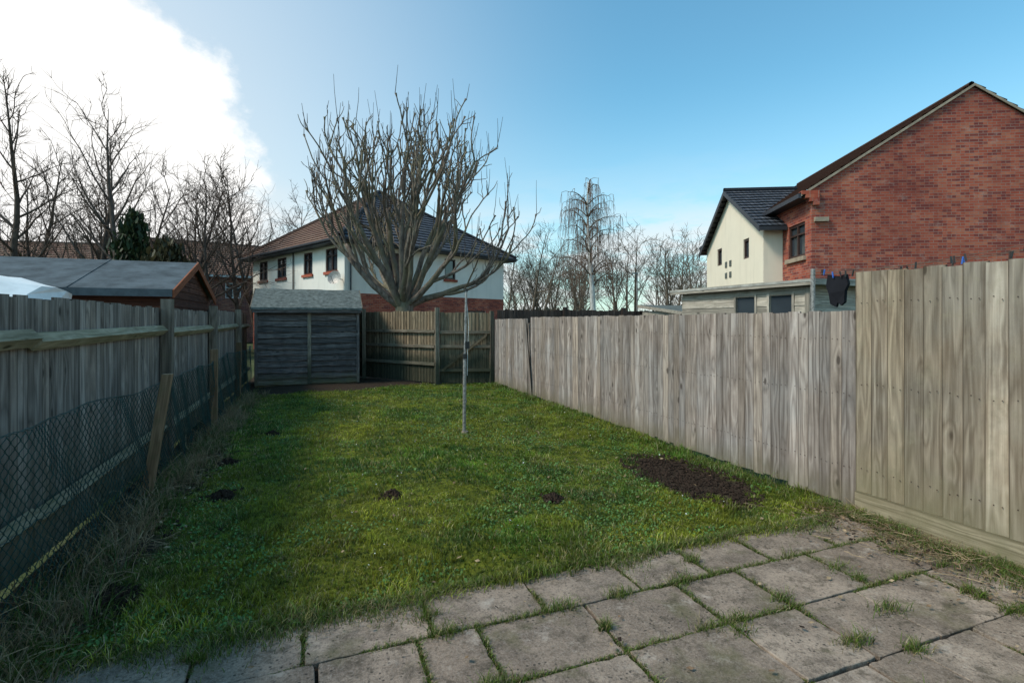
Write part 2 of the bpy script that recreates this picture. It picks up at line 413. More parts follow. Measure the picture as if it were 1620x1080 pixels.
# ------------------------------------------------------------------ patio
def patio():
    m=N('concrete_slab'); p=m.pos(); r=m.attr('rnd').outputs['Fac']
    f=m.noise(p,3.2,9,.75); fine=m.noise(p,110,4,.75)
    base=m.mix(r,(.23,.165,.12),(.41,.31,.235))
    col=m.mix(m.rng(f,.40,.60,0,.9),base,(.115,.082,.060))
    col=m.mix(m.rng(fine,.40,.68,0,.45),col,(.46,.37,.30))
    col=m.mix(m.rng(m.noise(m.mapv(p,(1,1,1),(9,3,0)),60,5,.8),.50,.64,0,.65),col,(.07,.053,.040))
    sp=m.vor(p,34); big=m.noise(p,2.6,4)
    warp=m.math('ADD',sp,m.math('MULTIPLY',m.math('SUBTRACT',m.noise(p,60,3),.5),.35))
    spots=m.math('MULTIPLY',m.rng(warp,.14,.26,1,0),m.rng(big,.42,.56,0,1))
    col=m.mix(m.math('MULTIPLY',spots,.85),col,(.032,.027,.023))
    bl=m.noise(m.mapv(p,(1,1,1),(3,7,0)),9,6,.8)
    col=m.mix(m.rng(bl,.53,.64,0,.7),col,(.065,.05,.033))
    pale=m.noise(m.mapv(p,(1,1,1),(13,1,0)),5,7,.8)
    col=m.mix(m.rng(pale,.56,.68,0,.65),col,(.50,.42,.35))
    col=m.mix(m.rng(m.noise(p,3.1,5,.6),.55,.69,0,.55),col,(.12,.11,.045))
    m.bump(m.math('ADD',m.math('MULTIPLY',fine,.6),m.math('MULTIPLY',m.noise(p,25,5,.7),1.)),.8,.008)
    mat=m.fin(col,.8,.3)
    mb=MB(); ye=[2.90,2.46,2.03,1.58,1.14,.70,.25]
    joints=[]
    R=random.Random(5)
    offs=[-1.12,-1.05,-1.2,-1.0,-1.15,-1.1]
    for i in range(6):
        y1,y0=ye[i],ye[i+1]; x=offs[i]
        while x<4.03:
            w=R.choice([.45,.45,.60,.45,.30,.60] if i else [.5,.48,.46,.58,.60])
            x1=min(x+w,4.06)
            if x1-x>.08:
                ya=y1+(R.uniform(-.05,.04) if i==0 else 0)
                g_=.003+R.random()*.005; cx,cy=(x+x1)/2,(ya+y0)/2
                zz=.018+R.uniform(-.006,.006); tx=R.uniform(-.01,.01); ty=R.uniform(-.01,.01)
                rot=R.uniform(-.010,.010); hw=(x1-x)/2-g_; hh=(ya-y0)/2-g_
                per=[]; nseg=11
                cs=[(-1,-1),(1,-1),(1,1),(-1,1)]
                for q in range(4):
                    a_=cs[q]; b_=cs[(q+1)%4]
                    for s_ in range(nseg):
                        t=s_/nseg; u=a_[0]+(b_[0]-a_[0])*t; v_=a_[1]+(b_[1]-a_[1])*t
                        X_=u*hw;Y_=v_*hh
                        if s_==0: 
                            cr=R.uniform(.002,.008)*(3 if R.random()<.12 else 1); X_-=u*cr; Y_-=v_*cr
                        else:
                            dd=R.uniform(0,.0035) if R.random()<.9 else R.uniform(.004,.012)
                            if abs(u)==1: X_-=u*dd
                            else: Y_-=v_*dd
                        per.append((X_,Y_))
                c_,s_=math.cos(rot),math.sin(rot); rr=R.random()
                def W(X_,Y_,dz): return (cx+c_*X_-s_*Y_, cy+s_*X_+c_*Y_, zz+X_*tx+Y_*ty+dz)
                inn=[(a*(1-.003/hw),b*(1-.003/hh)) for a,b in per]
                K=len(per)
                for q in range(K):
                    q2=(q+1)%K
                    mb.poly([W(*per[q],-.04),W(*per[q2],-.04),W(*per[q2],-.003),W(*per[q],-.003)],mat,None,rr)
                    mb.poly([W(*per[q],-.003),W(*per[q2],-.003),W(*inn[q2],0),W(*inn[q],0)],mat,None,rr)
                mb.poly([W(a,b,0) for a,b in inn],mat,None,rr)
                joints.append((x,y0,x,y1)); joints.append((x,y0,x1,y0))
            x=x1
    mb.done('patio_paving')
    xs=[];ys=[];hs=[]
    for (xa,ya,xb,yb) in joints:
        L=math.hypot(xb-xa,yb-ya)
        for _ in range(int(L*1500)):
            t=R.random(); X=xa+(xb-xa)*t+R.gauss(0,.010);Y=ya+(yb-ya)*t+R.gauss(0,.010)
            d=float(fbm(X,Y,2.3,2)); 
            if d<.40: continue
            xs.append(X);ys.append(Y);hs.append(.006+.040*R.random()*min(1,(d-.40)*5))
    for _ in range(90):
        jn=R.choice(joints); t=R.random(); cx=jn[0]+(jn[2]-jn[0])*t; cy=jn[1]+(jn[3]-jn[1])*t; s=R.uniform(.015,.06)
        for _ in range(R.randint(60,240)):
            xs.append(cx+R.gauss(0,s));ys.append(cy+R.gauss(0,s*.5));hs.append(R.uniform(.02,.085))
    for _ in range(24000):
        X=R.uniform(-1.15,4.0); Y=2.88-abs(R.gauss(0,.035))*(.5+4.5*float(vn(X,0,2.9,3))**2)
        xs.append(X);ys.append(Y);hs.append(R.uniform(.015,.065))
    for _ in range(12000):
        Y=R.uniform(1.0,3.1); X=4.03-abs(R.gauss(0,.15)); 
        if vn(X,Y,2.5,5)<.35: continue
        xs.append(X);ys.append(Y);hs.append(R.uniform(.02,.10))
    x=np.array(xs);y=np.array(ys);h=np.array(hs);n=len(x)
    col=np.array([.125,.185,.028])*(.4+1.*nr.rand(n))[:,None]; dr=(nr.rand(n)<.25)[:,None]
    col=np.where(dr,np.array([.32,.25,.13]),col)
    blades('joint_weeds',x,y,np.full(n,.006),h,.0038*(.7+.6*nr.rand(n)),.3+.7*nr.rand(n),col.astype(np.float32),M['grass'])
patio()

def edge_weeds():
    xs=[];ys=[];hs=[];cl=[]
    R=random.Random(9)
    for _ in range(420):
        cy=1.6+R.random()**1.2*10; cx=-1.27+R.gauss(0,.11); s=R.uniform(.02,.08); H=R.uniform(.06,.30)
        dry=R.random()<.72
        for _ in range(R.randint(20,60)):
            xs.append(cx+R.gauss(0,s));ys.append(cy+R.gauss(0,s*1.5));hs.append(H*R.uniform(.4,1.1))
            cl.append((.40,.29,.17) if (dry and R.random()<.85) else (.10,.155,.03))
    for _ in range(95):
        cy=2.95+R.random()*8.8; cx=4.0-abs(R.gauss(0,.08)); H=R.uniform(.05,.18)
        for _ in range(R.randint(20,60)):
            xs.append(cx+R.gauss(0,.04));ys.append(cy+R.gauss(0,.07));hs.append(H*R.uniform(.4,1.1))
            cl.append((.32,.26,.12) if R.random()<.2 else (.15,.21,.028))
    x=np.array(xs);y=np.array(ys);h=np.array(hs);n=len(x); x=np.minimum(x,4.06)
    col=np.array(cl)*(.5+.9*nr.rand(n))[:,None]
    blades('fence_weeds',x,y,np.full(n,.0),h,.004*(.7+.7*nr.rand(n)),.3+.75*nr.rand(n),col.astype(np.float32),M['grass'])
    mb=MB()
    for _ in range(900):
        X,Y=-1.33+R.gauss(0,.06),1.5+R.random()**1.3*8; p=V((X,Y,.0)); L=R.uniform(.15,.6); d=V((R.gauss(0,.5),R.gauss(0,.9),R.uniform(.3,1))); pts=[p]
        for k in range(5):
            d=d+V((R.gauss(0,.35),R.gauss(0,.5),-.22)); d.normalize(); p=p+d*L/5; p.z=max(p.z,.01); p.x=min(max(p.x,-1.55),-.95); pts.append(p.copy())
        mb.tube(pts,R.uniform(.0012,.0028),R.choice([M['dry'],M['dry'],M['postbrown']]),3)
    for _ in range(620):
        q=R.random()
        if q<.45: X,Y=-1.2+R.gauss(0,.13),1.6+R.random()*9
        elif q<.72: X,Y=4.0-abs(R.gauss(0,.14)),R.uniform(1.3,3.0)
        else: X,Y=3.8+R.gauss(0,.18),2.4+R.gauss(0,.35)
        a=R.uniform(0,6.28); L=R.uniform(.05,.32); p=V((X,Y,.03+R.random()*.03)); pts=[p]
        for k in range(4):
            a+=R.uniform(-.6,.6); p=p+V((math.cos(a),math.sin(a),R.uniform(-.15,.3)))*L/4; p.x=min(p.x,4.05); p.z=max(p.z,.025); pts.append(p)
        mb.tube(pts,R.uniform(.001,.0024),R.choice([M['dry'],M['postbrown']]),3)
    for _ in range(1100):
        if R.random()<.55: X,Y=-1.12+R.gauss(0,.16),1.8+R.random()*9
        elif R.random()<.5: X,Y=3.8-abs(R.gauss(0,.3)),R.uniform(1.3,3.0)
        else: X,Y=R.uniform(-1,4),R.uniform(1.3,7)
        s=R.uniform(.006,.022); a=R.uniform(0,6.28); c=V((X,Y,.035+R.random()*.015))
        u=V((math.cos(a),math.sin(a),R.uniform(-.4,.4)))*s; w=V((-math.sin(a),math.cos(a),R.uniform(-.5,.5)))*s*.6
        mb.poly([c-u,c-w,c+u,c+w],R.choice([M['dry'],M['clod'],M['postbrown']]))
    mb.done('leaf_litter')
    mb=MB()
    for _ in range(3200):
        if R.random()<.55:
            a=R.random()*6.28; q=math.sqrt(R.random()); X=3.42+math.cos(a)*q*.48; Y=4.15+math.sin(a)*q*.88; up=0
        elif R.random()<.6:
            cx,cy,rr=R.choice([(1.89,3.96,.08),(.62,4.6,.09),(-.78,5.14,.10),(-1.05,3.4,.14),(-.9,6.3,.1),(-.55,7.6,.08)]); X=cx+R.gauss(0,rr*.5);Y=cy+R.gauss(0,rr*.5)
            up=max(0,.05*(1-math.hypot(X-cx,Y-cy)/rr))
        else: X=-1.2+R.gauss(0,.1); Y=1.6+R.random()*9; up=0
        s=R.uniform(.005,.026); z=float(gz(X,Y))+s*.5+up
        c=V((X,Y,z)); P=[c+V((s*R.uniform(.6,1.2),0,0)),c+V((0,s*R.uniform(.6,1.2),0)),c-V((s*R.uniform(.6,1.2),0,0)),c-V((0,s*R.uniform(.6,1.2),0)),c+V((0,0,s*R.uniform(.5,1.)))]
        for a_,b_ in ((0,1),(1,2),(2,3),(3,0)): mb.poly([P[a_],P[b_],P[4]],M['clod'])
    mb.done('soil_clods')
edge_weeds()

# ------------------------------------------------------------------ fences
def right_fence():
    mb=MB(); R=random.Random(2)
    y=2.90
    while y<11.95:
        h=1.63+R.uniform(-.008,.008)-(.0 if y<9.6 else .03); w=.102
        if 9.62<y<9.80:
            y+=w; continue
        t=math.radians(8+R.uniform(-2,2)); lean=R.uniform(-.005,.005)
        a=V((-math.sin(t),math.cos(t),0))*(.058); b=V((math.cos(t),math.sin(t),0))*.009
        z0=.03+R.uniform(0,.035)
        mb.box((4.10+R.uniform(-.005,.005),y+.05,(z0+h)/2),a,b,V((lean*.5,lean,1))*((h-z0)/2),M['fenceR'])
        y+=w
    mb.box((4.04,9.66,.80),V((0,.055,0)),V((.009,0,0)),V((-.035,.08,.80)),M['fenceR'])
    mb.box((4.12,9.80,.75),V((0,.055,0)),V((.009,0,0)),V((.0,-.02,.76)),M['fenceR'])
    for z in (.35,.95,1.4): mb.abox(4.13,4.18,2.9,11.95,z-.04,z+.04,M['fenceR'],'y')
    y=2.9
    while y<12: mb.abox(4.18,4.27,y,y+.09,-.05,1.6,M['post']); y+=2.25
    o1=mb.done('timber_fence')
    mb=MB()
    y=2.80; x=4.075
    while y>.2:
        w=.122; h=1.935+R.uniform(-.009,.009); t=math.radians(7+R.uniform(-2,2))
        a=V((-math.sin(t),math.cos(t),0))*.068; b=V((math.cos(t),math.sin(t),0))*.009
        mb.box((x+R.uniform(-.004,.004),y,(.19+h)/2),a,b,V((0,R.uniform(-.003,.003),1))*((h-.19)/2),M['fenceN']); y-=w
    mb.box((4.055,1.5,.09),V((0,0,.10)),V((.016,0,0)),V((0,1.36,0)),M['fenceN'])
    for z in (.35,1.05,1.7): mb.abox(4.10,4.15,.2,2.85,z-.04,z+.04,M['fenceN'],'y')
    mb.abox(4.10,4.20,2.80,2.89,-.05,1.93,M['fenceN'])
    o2=mb.done('timber_fence')
    def nails(ys,xx,zs,par):
        mb=MB()
        for yy in ys:
            for z in zs:
                for s in (-.02,.025):
                    c=V((xx,yy+s,z+R.uniform(-.012,.012))); d=.0028
                    mb.abox(c.x-.002,c.x+.002,c.y-d,c.y+d,c.z-d,c.z+d,M['frame'])
        mb.done('nail_heads',par)
    nails(np.arange(2.96,11.9,.102),4.085,(.36,.95,1.4),o1)
    nails(np.arange(.6,2.85,.122),4.06,(.37,1.05,1.7),o2)
right_fence()

def left_fence():
    mb=MB(); R=random.Random(4)
    y=1.2
    while y<14.5:
        bay = 1.70 if y<9.6 else 1.74
        h=bay+R.uniform(-.014,.014); t=math.radians(-9+R.uniform(-3,3))
        a=V((-math.sin(t),math.cos(t),0))*.050; b=V((math.cos(t),math.sin(t),0))*.008
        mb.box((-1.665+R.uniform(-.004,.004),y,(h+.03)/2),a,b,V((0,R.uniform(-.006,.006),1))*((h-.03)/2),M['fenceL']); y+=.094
    for z in (1.42,.34):
        for (ya,yb) in ((1.0,3.95),(3.95,6.8),(6.9,9.6),(9.7,12.5),(12.6,14.5)):
            za=z+R.uniform(-.01,.01); zb=z+R.uniform(-.01,.01)+.02
            c=V((-1.615,(ya+yb)/2,(za+zb)/2)); w=V((0,(yb-ya)/2,(zb-za)/2))
            mb.box(c,V((.028,0,.028)),V((-.028,0,.028)),w,M['rail'])
    for y_ in (6.84,9.62,12.5): mb.abox(-1.64,-1.53,y_-.055,y_+.055,-.05,1.80,M['post'])
    mb.done('timber_fence')
left_fence()

def chain_fence():
    e=empty('chain_link_fence')
    cu=bpy.data.curves.new('mesh_wire','CURVE'); cu.dimensions='3D'; cu.bevel_depth=.0028; cu.bevel_resolution=0
    w=.034; nz=28; y=1.3; i=0
    def off(y,z):
        return -1.36+.045*math.sin(y*1.1+.5)*(z-.1)+.02*math.sin(y*5.1+z*4)+.012*math.sin(y*11+z*9)
    def topz(y): return 1.0+.02*math.sin(y*2.1)+.015*math.sin(y*4.7)
    while y<12.4:
        sp=cu.splines.new('POLY'); sp.points.add(nz)
        for k in range(nz+1):
            yy=y+(w if (k+i)%2 else 0); zz=.03+(topz(yy)-.05)*k/nz
            xx=off(yy,zz)+(.003 if (k+i)%2 else -.003)
            sp.points[k].co=(xx,yy+.006*math.sin(zz*9+y),zz,1)
        y+=w; i+=1
    for z in (None,.5,.06):
        for ph in ((0,3.1) if z is None else (0,)):
            sp=cu.splines.new('POLY'); m=300; sp.points.add(m)
            for k in range(m+1):
                yy=1.3+11.1*k/m; zz=(topz(yy)-.012) if z is None else z
                sp.points[k].co=(off(yy,zz)+.007*math.sin(k*2.2+ph),yy,zz+.007*math.cos(k*2.2+ph),1)
    cu.materials.append(M['wire'])
    o=bpy.data.objects.new('mesh_wire',cu); COL.objects.link(o); o.parent=e
    mb=MB()
    mb.box((-1.29,5.22,.53),V((.038,0,0)),V((0,.038,0)),V((.075,.03,.56)),M['postbrown'])
    mb.box((-1.36,8.30,.55),V((.045,0,0)),V((0,.045,0)),V((.0,.02,.60)),M['postbrown'])
    mb.box((-1.38,10.9,.55),V((.045,0,0)),V((0,.045,0)),V((.01,.0,.60)),M['postbrown'])
    mb.box((-1.38,2.1,.5),V((.04,0,0)),V((0,.04,0)),V((.0,.0,.50)),M['postbrown'])
    mb.done('posts',e,bevel=.004)
chain_fence()

def picket_run(mb,p,q,h,mat,railm,n_out,rails=(1.3,.93,.5),R=random.Random(6),w=.1):
    p=V((*p,0));q=V((*q,0)); d=(q-p); L=d.length; d.normalize(); n=V((*n_out,0)); n.normalize()
    k=int(L/w)
    for i in range(k+1):
        c=p+d*(L*(i+.5)/(k+1)); hh=h+R.uniform(-.012,.012); tt=R.uniform(.06,.16)
        mb.box(c+V((0,0,(hh+.04)/2)),(d+n*tt).normalized()*(w*.52),(n-d*tt).normalized()*.008,V((0,0,(hh-.04)/2)),mat)
    for z in rails:
        mb.box((p+q)/2+n*.045+V((0,0,z)),V((0,0,.035)),n*.025,d*(L/2),railm)
def back_fence():
    mb=MB()
    nrm=(-.81,-.585)
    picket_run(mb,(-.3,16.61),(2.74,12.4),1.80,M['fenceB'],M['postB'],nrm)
    mb.abox(2.70,2.80,12.28,12.38,-.05,1.88,M['postB'])
    mb.box((1.20,14.40,.93),V((.05,0,0)),V((0,.05,0)),V((0,0,.95)),M['postB'])
    mb.done('back_fence')
    mb=MB()
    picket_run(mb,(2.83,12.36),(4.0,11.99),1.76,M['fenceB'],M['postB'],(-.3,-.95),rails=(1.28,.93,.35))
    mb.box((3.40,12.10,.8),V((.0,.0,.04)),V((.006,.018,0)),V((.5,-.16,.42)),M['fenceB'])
    mb.abox(3.98,4.07,11.9,12.0,-.05,1.8,M['postB'])
    mb.done('garden_gate')
    mb=MB(); picket_run(mb,(4.3,12.3),(9.0,12.2),1.84,M['brownfence'],M['brownfence'],(0,-1)); 
    for x in (6.1,7.9): mb.abox(x,x+.09,12.1,12.2,0,1.92,M['brownfence'])
    mb.done('back_fence')
    mb=MB(); picket_run(mb,(-9,14.6),(-1.66,14.6),1.7,M['brownfence'],M['brownfence'],(0,-1)); mb.done('back_fence')
back_fence()

# ------------------------------------------------------------------ sheds
def small_shed():
    e=empty('garden_shed'); mb=MB(); R=random.Random(8)
    x0,x1,y0,y1=-1.34,.98,13.3,14.9; H=1.86; n=13; rh=(H-.06)/n
    for i in range(n):
        z=.06+i*rh
        for (xa,xb) in ((x0+.03,-.20),(-.12,x1-.03)):
            k=10; off=R.random()*30; r=R.random(); ph=R.random()*6
            for j in range(k):
                xl=xa+(xb-xa)*j/k; xr=xa+(xb-xa)*(j+1)/k
                def zb(x): return z-.012+.009*math.sin(x*5+ph)+.006*math.sin(x*13+ph*2)
                P=[(xl,y0-.040,zb(xl)),(xr,y0-.040,zb(xr)),(xr,y0+.0,z+rh+.01),(xl,y0+.0,z+rh+.01)]
                G=[(off+q[2],off,off+q[0]) for q in P]
                mb.poly(P,M['shed'],G,r)
                P=[(xl,y0+.004,zb(xl)),(xr,y0+.004,zb(xr)),(xr,y0-.040,zb(xr)),(xl,y0-.040,zb(xl))]
                mb.poly(P,M['shed'],[(off,off,off)]*4,0)
        mb.box((x0,(y0+y1)/2,z+rh/2),V((.004,0,rh/2+.01)),V((.008,0,0)),V((0,(y1-y0)/2,0)),M['shed'])
        mb.box((x1,(y0+y1)/2,z+rh/2),V((-.004,0,rh/2+.01)),V((.008,0,0)),V((0,(y1-y0)/2,0)),M['shed'])
    mb.abox(x0+.02,x1-.02,y1-.02,y1,.0,H,M['shed'])
    for xa in (x0-.01,x1-.05): mb.abox(xa,xa+.065,y0-.06,y0+.01,.04,H,M['shed'])
    mb.abox(-.20,-.12,y0-.055,y0+.01,.04,H,M['postB'])
    mb.abox(x0,x1,y0+.01,y1,.0,.07,M['shed'],'x')
    mb.done('walls',e)
    mb=MB(); ym=14.1; zt=2.36
    a0,a1=x0-.08,x1+.08; yf,yb=y0-.17,y1+.12; ze=1.87
    nx_,ny_=12,5
    def fp(i,j,back=False):
        u=i/nx_; v_=j/ny_; x_=a0+(a1-a0)*u
        y_=(yf+(ym-yf)*v_) if not back else (yb+(ym-yb)*v_)
        return (x_,y_,ze+(zt-ze)*v_+.006*math.sin(u*17+j)+(.004*math.cos(u*31)))
    for bk in (False,True):
        for i in range(nx_):
            for j in range(ny_): mb.poly([fp(i,j,bk),fp(i+1,j,bk),fp(i+1,j+1,bk),fp(i,j+1,bk)],M['felt'])
    for i in range(nx_):
        p=fp(i,0);q=fp(i+1,0); dz=.05+.01*math.sin(i*2.3); mb.poly([(p[0],p[1],p[2]-dz),(q[0],q[1],q[2]-.05-.01*math.sin((i+1)*2.3)),q,p],M['felt'])
    mb.box(((a0+a1)/2,yf+.03,ze-.07),V((0,0,.05)),V((0,.012,0)),V(((a1-a0)/2-.03,0,0)),M['shed'])
    mb.poly([(a0,yf+.02,ze-.045),(a0,yb,ze-.045),(a1,yb,ze-.045),(a1,yf+.02,ze-.045)],M['shed'])
    for xx in (x0,x1):
        mb.poly([(xx,y0,H-.03),(xx,y1,H-.03),(xx,ym,zt-.02)],M['shed'])
    for xx in (a0,a1):
        for (ya,za,yb2,zb2) in ((yf,ze,ym,zt),(ym,zt,yb,ze)):
            mb.box((xx,(ya+yb2)/2,(za+zb2)/2-.035),V((.01,0,0)),V((0,0,.045)),V((0,(yb2-ya)/2,(zb2-za)/2)),M['postB'])
    mb.done('roof',e)
small_shed()

def left_shed():
    e=empty('garden_shed'); mb=MB()
    x0,x1,y0,y1,H,zt=-9.5,-1.9,8.3,11.0,2.0,2.5; ym=9.65
    n=17; rh=H/n
    for i in range(n):
        z=i*rh
        mb.box(((x0+x1)/2,y0,z+rh/2),V((0,-.006,-rh/2-.004)),V((0,.008,0)),V(((x1-x0)/2,0,0)),M['redwood'])
        mb.box((x1,(y0+y1)/2,z+rh/2),V((.006,0,-rh/2-.004)),V((.008,0,0)),V((0,(y1-y0)/2,0)),M['redwood'])
    mb.poly([(x1-.004,y0,H),(x1-.004,y1,H),(x1-.004,ym,zt-.02)],M['redwood'])
    for k in range(4):
        za=H+.085*k; hw=(y1-y0)/2*(1-(za+.10-H)/(zt-H))
        if hw>.1: mb.box((x1,ym,za+.04),V((.005,0,-.042)),V((.008,0,0)),V((0,hw,0)),M['redwood'])
    mb.done('walls',e); mb=MB()
    a1=x1+.08; yf,yb=y0-.2,y1+.2; ze=H-.03
    mb.poly([(x0,yf,ze),(a1,yf,ze),(a1,ym,zt),(x0,ym,zt)],M['felt2'])
    mb.poly([(x0,ym,zt),(a1,ym,zt),(a1,yb,ze),(x0,yb,ze)],M['felt2'])
    mb.box(((x0+a1)/2,yf-.01,ze-.04),V((0,0,.05)),V((0,.01,0)),V(((a1-x0)/2,0,0)),M['felt2'])
    for (ya,za,yb2,zb2) in ((yf,ze,ym,zt),(ym,zt,yb,ze)):
        mb.box((a1+.012,(ya+yb2)/2,(za+zb2)/2-.05),V((.01,0,0)),V((0,0,.055)),V((0,(yb2-ya)/2,(zb2-za)/2)),M['bargered'])
    for xx in (-3.0,-5.6): mb.box((xx,(yf+ym)/2,(ze+zt)/2+.006),V((.02,0,0)),V((0,-.001,.003)),V((0,(ym-yf)/2,(zt-ze)/2)),M['felt2'])
    mb.done('roof',e)
    mb=MB()
    for k in range(3): mb.box((-2.95,7.5,1.46+k*.13),V((0,0,.06)),V((0,.02,0)),V((.42,0,0)),M['bargered'])
    for xx in (-3.3,-2.6): mb.abox(xx-.03,xx+.03,7.53,7.59,0,1.80,M['bargered'])
    mb.done('timber_screen')
    mb=MB(); nseg=14; R=random.Random(1); rows=9
    G=[[None]*(nseg+1) for _ in range(rows+1)]
    for i in range(rows+1):
        for j in range(nseg+1):
            a=math.pi*j/nseg; yy=6.0-.75*math.cos(a)*1.0; zz=1.0+.96*math.sin(a)**.6+R.uniform(-.02,.02)
            xx=-5.4+3.1*i/rows+(.05*math.sin(j)); G[i][j]=(xx,yy+R.uniform(-.02,.02),zz-(.10 if i in(0,rows) else 0))
    for i in range(rows):
        for j in range(nseg): mb.poly([G[i][j],G[i+1][j],G[i+1][j+1],G[i][j+1]],M['tarp'])
    mb.poly([G[rows][j] for j in range(nseg+1)],M['tarp'])
    mb.poly([(-5.4,5.25,0),(-2.3,5.25,0),(-2.3,5.25,1),(-5.4,5.25,1)],M['tarp'])
    mb.poly([(-2.3,5.25,0),(-2.3,6.75,0),(-2.3,6.75,1),(-2.3,5.25,1)],M['tarp'])
    mb.done('tarpaulin_cover')
left_shed()

def workshop():
    e=empty('timber_workshop'); mb=MB(); x0,x1,y0,y1,H=6.8,8.2,5.5,8.3,2.12
    n=13; rh=H/n
    wins=[(5.76,6.22),(6.47,6.92)]
    for i in range(n):
        z=i*rh; zc=z+rh/2
        mb.box(((x0+x1)/2,y0,zc),V((0,-.006,-rh/2-.006)),V((0,.009,0)),V(((x1-x0)/2,0,0)),M['paleclad'])
        if 1.45<zc<1.98: segs=[(y0,5.76),(6.22,6.47),(6.92,y1)]
        else: segs=[(y0,y1)]
        for a,b in segs: mb.box((x0,(a+b)/2,zc),V((-.006,0,-rh/2-.006)),V((.009,0,0)),V((0,(b-a)/2,0)),M['paleclad'])
    mb.abox(x0-.03,x0+.05,y0-.03,y0+.05,0,H,M['paleclad'])
    mb.abox(x1-.03,x1+.01,y0,y1,0,H,M['paleclad']); mb.abox(x0,x1,y1-.03,y1,0,H,M['paleclad'])
    mb.done('walls',e); mb=MB()
    for a,b in wins:
        mb.poly([(x0+.02,a,1.45),(x0+.02,b,1.45),(x0+.02,b,1.98),(x0+.02,a,1.98)],M['glass'])
        for yy in (a,b): mb.abox(x0-.025,x0+.03,yy-.02,yy+.02,1.43,1.99,M['paleclad'])
        for zz in (1.45,1.98): mb.abox(x0-.024,x0+.03,a+.02,b-.02,zz-.02,zz+.02,M['paleclad'],'y')
    mb.done('windows',e); mb=MB()
    mb.box(((x0+x1)/2,(y0+y1)/2,H+.04),V((.85,0,.02)),V((0,0,.018)),V((0,1.6,0)),M['feltpale'])
    mb.box((x0-.13,(y0+y1)/2,H-.0),V((.012,0,0)),V((0,0,.045)),V((0,1.6,0)),M['paleclad'])
    mb.box(((x0+x1)/2,y0-.2,H+.0),V((0,.012,0)),V((0,0,.045)),V((.84,0,0)),M['paleclad'])
    mb.done('roof',e)
    e=empty('garden_shed'); mb=MB()
    x0,x1,y0,y1=8.4,10.6,10.2,11.9
    for i in range(12):
        z=i*.15; mb.box(((x0+x1)/2,y0,z+.075),V((0,-.006,-.08)),V((0,.009,0)),V(((x1-x0)/2,0,0)),M['paleclad'])
        mb.box((x0,(y0+y1)/2,z+.075),V((-.006,0,-.08)),V((.009,0,0)),V((0,(y1-y0)/2,0)),M['paleclad'])
    mb.done('walls',e); mb=MB()
    mb.poly([(x0-.1,y0-.1,1.78),(x1+.1,y0-.1,1.78),(x1+.1,y1+.1,2.0),(x0-.1,y1+.1,2.0)],M['felt'])
    mb.poly([(x0-.1,y0-.1,1.70),(x1+.1,y0-.1,1.70),(x1+.1,y0-.1,1.78),(x0-.1,y0-.1,1.78)],M['felt'])
    mb.poly([(x0-.1,y0-.1,1.70),(x0-.1,y0-.1,1.78),(x0-.1,y1+.1,2.0),(x0-.1,y1+.1,1.92)],M['paleclad'])
    mb.done('roof',e)
workshop()

# ------------------------------------------------------------------ houses
def wall(mb, win, O, U, Nn, W, H, ops, mats, vsplit=None, depth=.11, v0=0, surround=None, framem=None):
    O=V(O);U=V(U);Nn=V(Nn);Z=V((0,0,1))
    us=sorted(set([0,W]+[a for o in ops for a in o[:2]])); vs=[v0,H]+[a for o in ops for a in o[2:4]]
    if vsplit: vs.append(vsplit)
    vs=sorted(set(vs)); flip=U.cross(Z).dot(Nn)<0
    for i in range(len(us)-1):
        for j in range(len(vs)-1):
            uc=(us[i]+us[i+1])/2; vc=(vs[j]+vs[j+1])/2
            if any(o[0]<uc<o[1] and o[2]<vc<o[3] for o in ops): continue
            m=mats[0] if (vsplit and vc<vsplit) else mats[1]
            c=[(us[i],vs[j]),(us[i+1],vs[j]),(us[i+1],vs[j+1]),(us[i],vs[j+1])]
            P=[O+U*a+Z*b for a,b in c]; G=[(a,b,0) for a,b in c]
            if flip: P=P[::-1];G=G[::-1]
            mb.poly(P,m,G)
    for (a,b,c,d) in ops:
        m=mats[1]; I=-Nn*depth
        for (p,q) in (((a,c),(a,d)),((b,c),(b,d)),((a,c),(b,c)),((a,d),(b,d))):
            P0=O+U*p[0]+Z*p[1];P1=O+U*q[0]+Z*q[1]
            mb.poly([P0,P1,P1+I,P0+I],m)
        base=O-Nn*(depth-.02)
        win.poly([base+U*a+Z*c,base+U*b+Z*c,base+U*b+Z*d,base+U*a+Z*d],M['glass'])
        fm=framem or M['frame']; t=.035
        mu=(a+b)/2
        fc=O-Nn*(depth-.05)
        for uu in ([a+t,b-t]+([mu] if b-a>.7 else [])):
            win.box(fc+U*uu+Z*((c+d)/2),U*t,Nn*.025,Z*((d-c)/2),fm)
        for vv in (c+t,d-t): win.box(fc+Nn*.002+U*mu+Z*vv,Z*t,Nn*.025,U*((b-a)/2),fm)
        if b-a>.7: win.box(fc+Nn*.004+U*mu+Z*(c+(d-c)*.68),Z*t*.7,Nn*.025,U*((b-a)/2),fm)
        if surround:
            win.box(O+Nn*.03+U*mu+Z*(c-.07),Z*.06,Nn*.05,U*((b-a)/2+.08),surround)
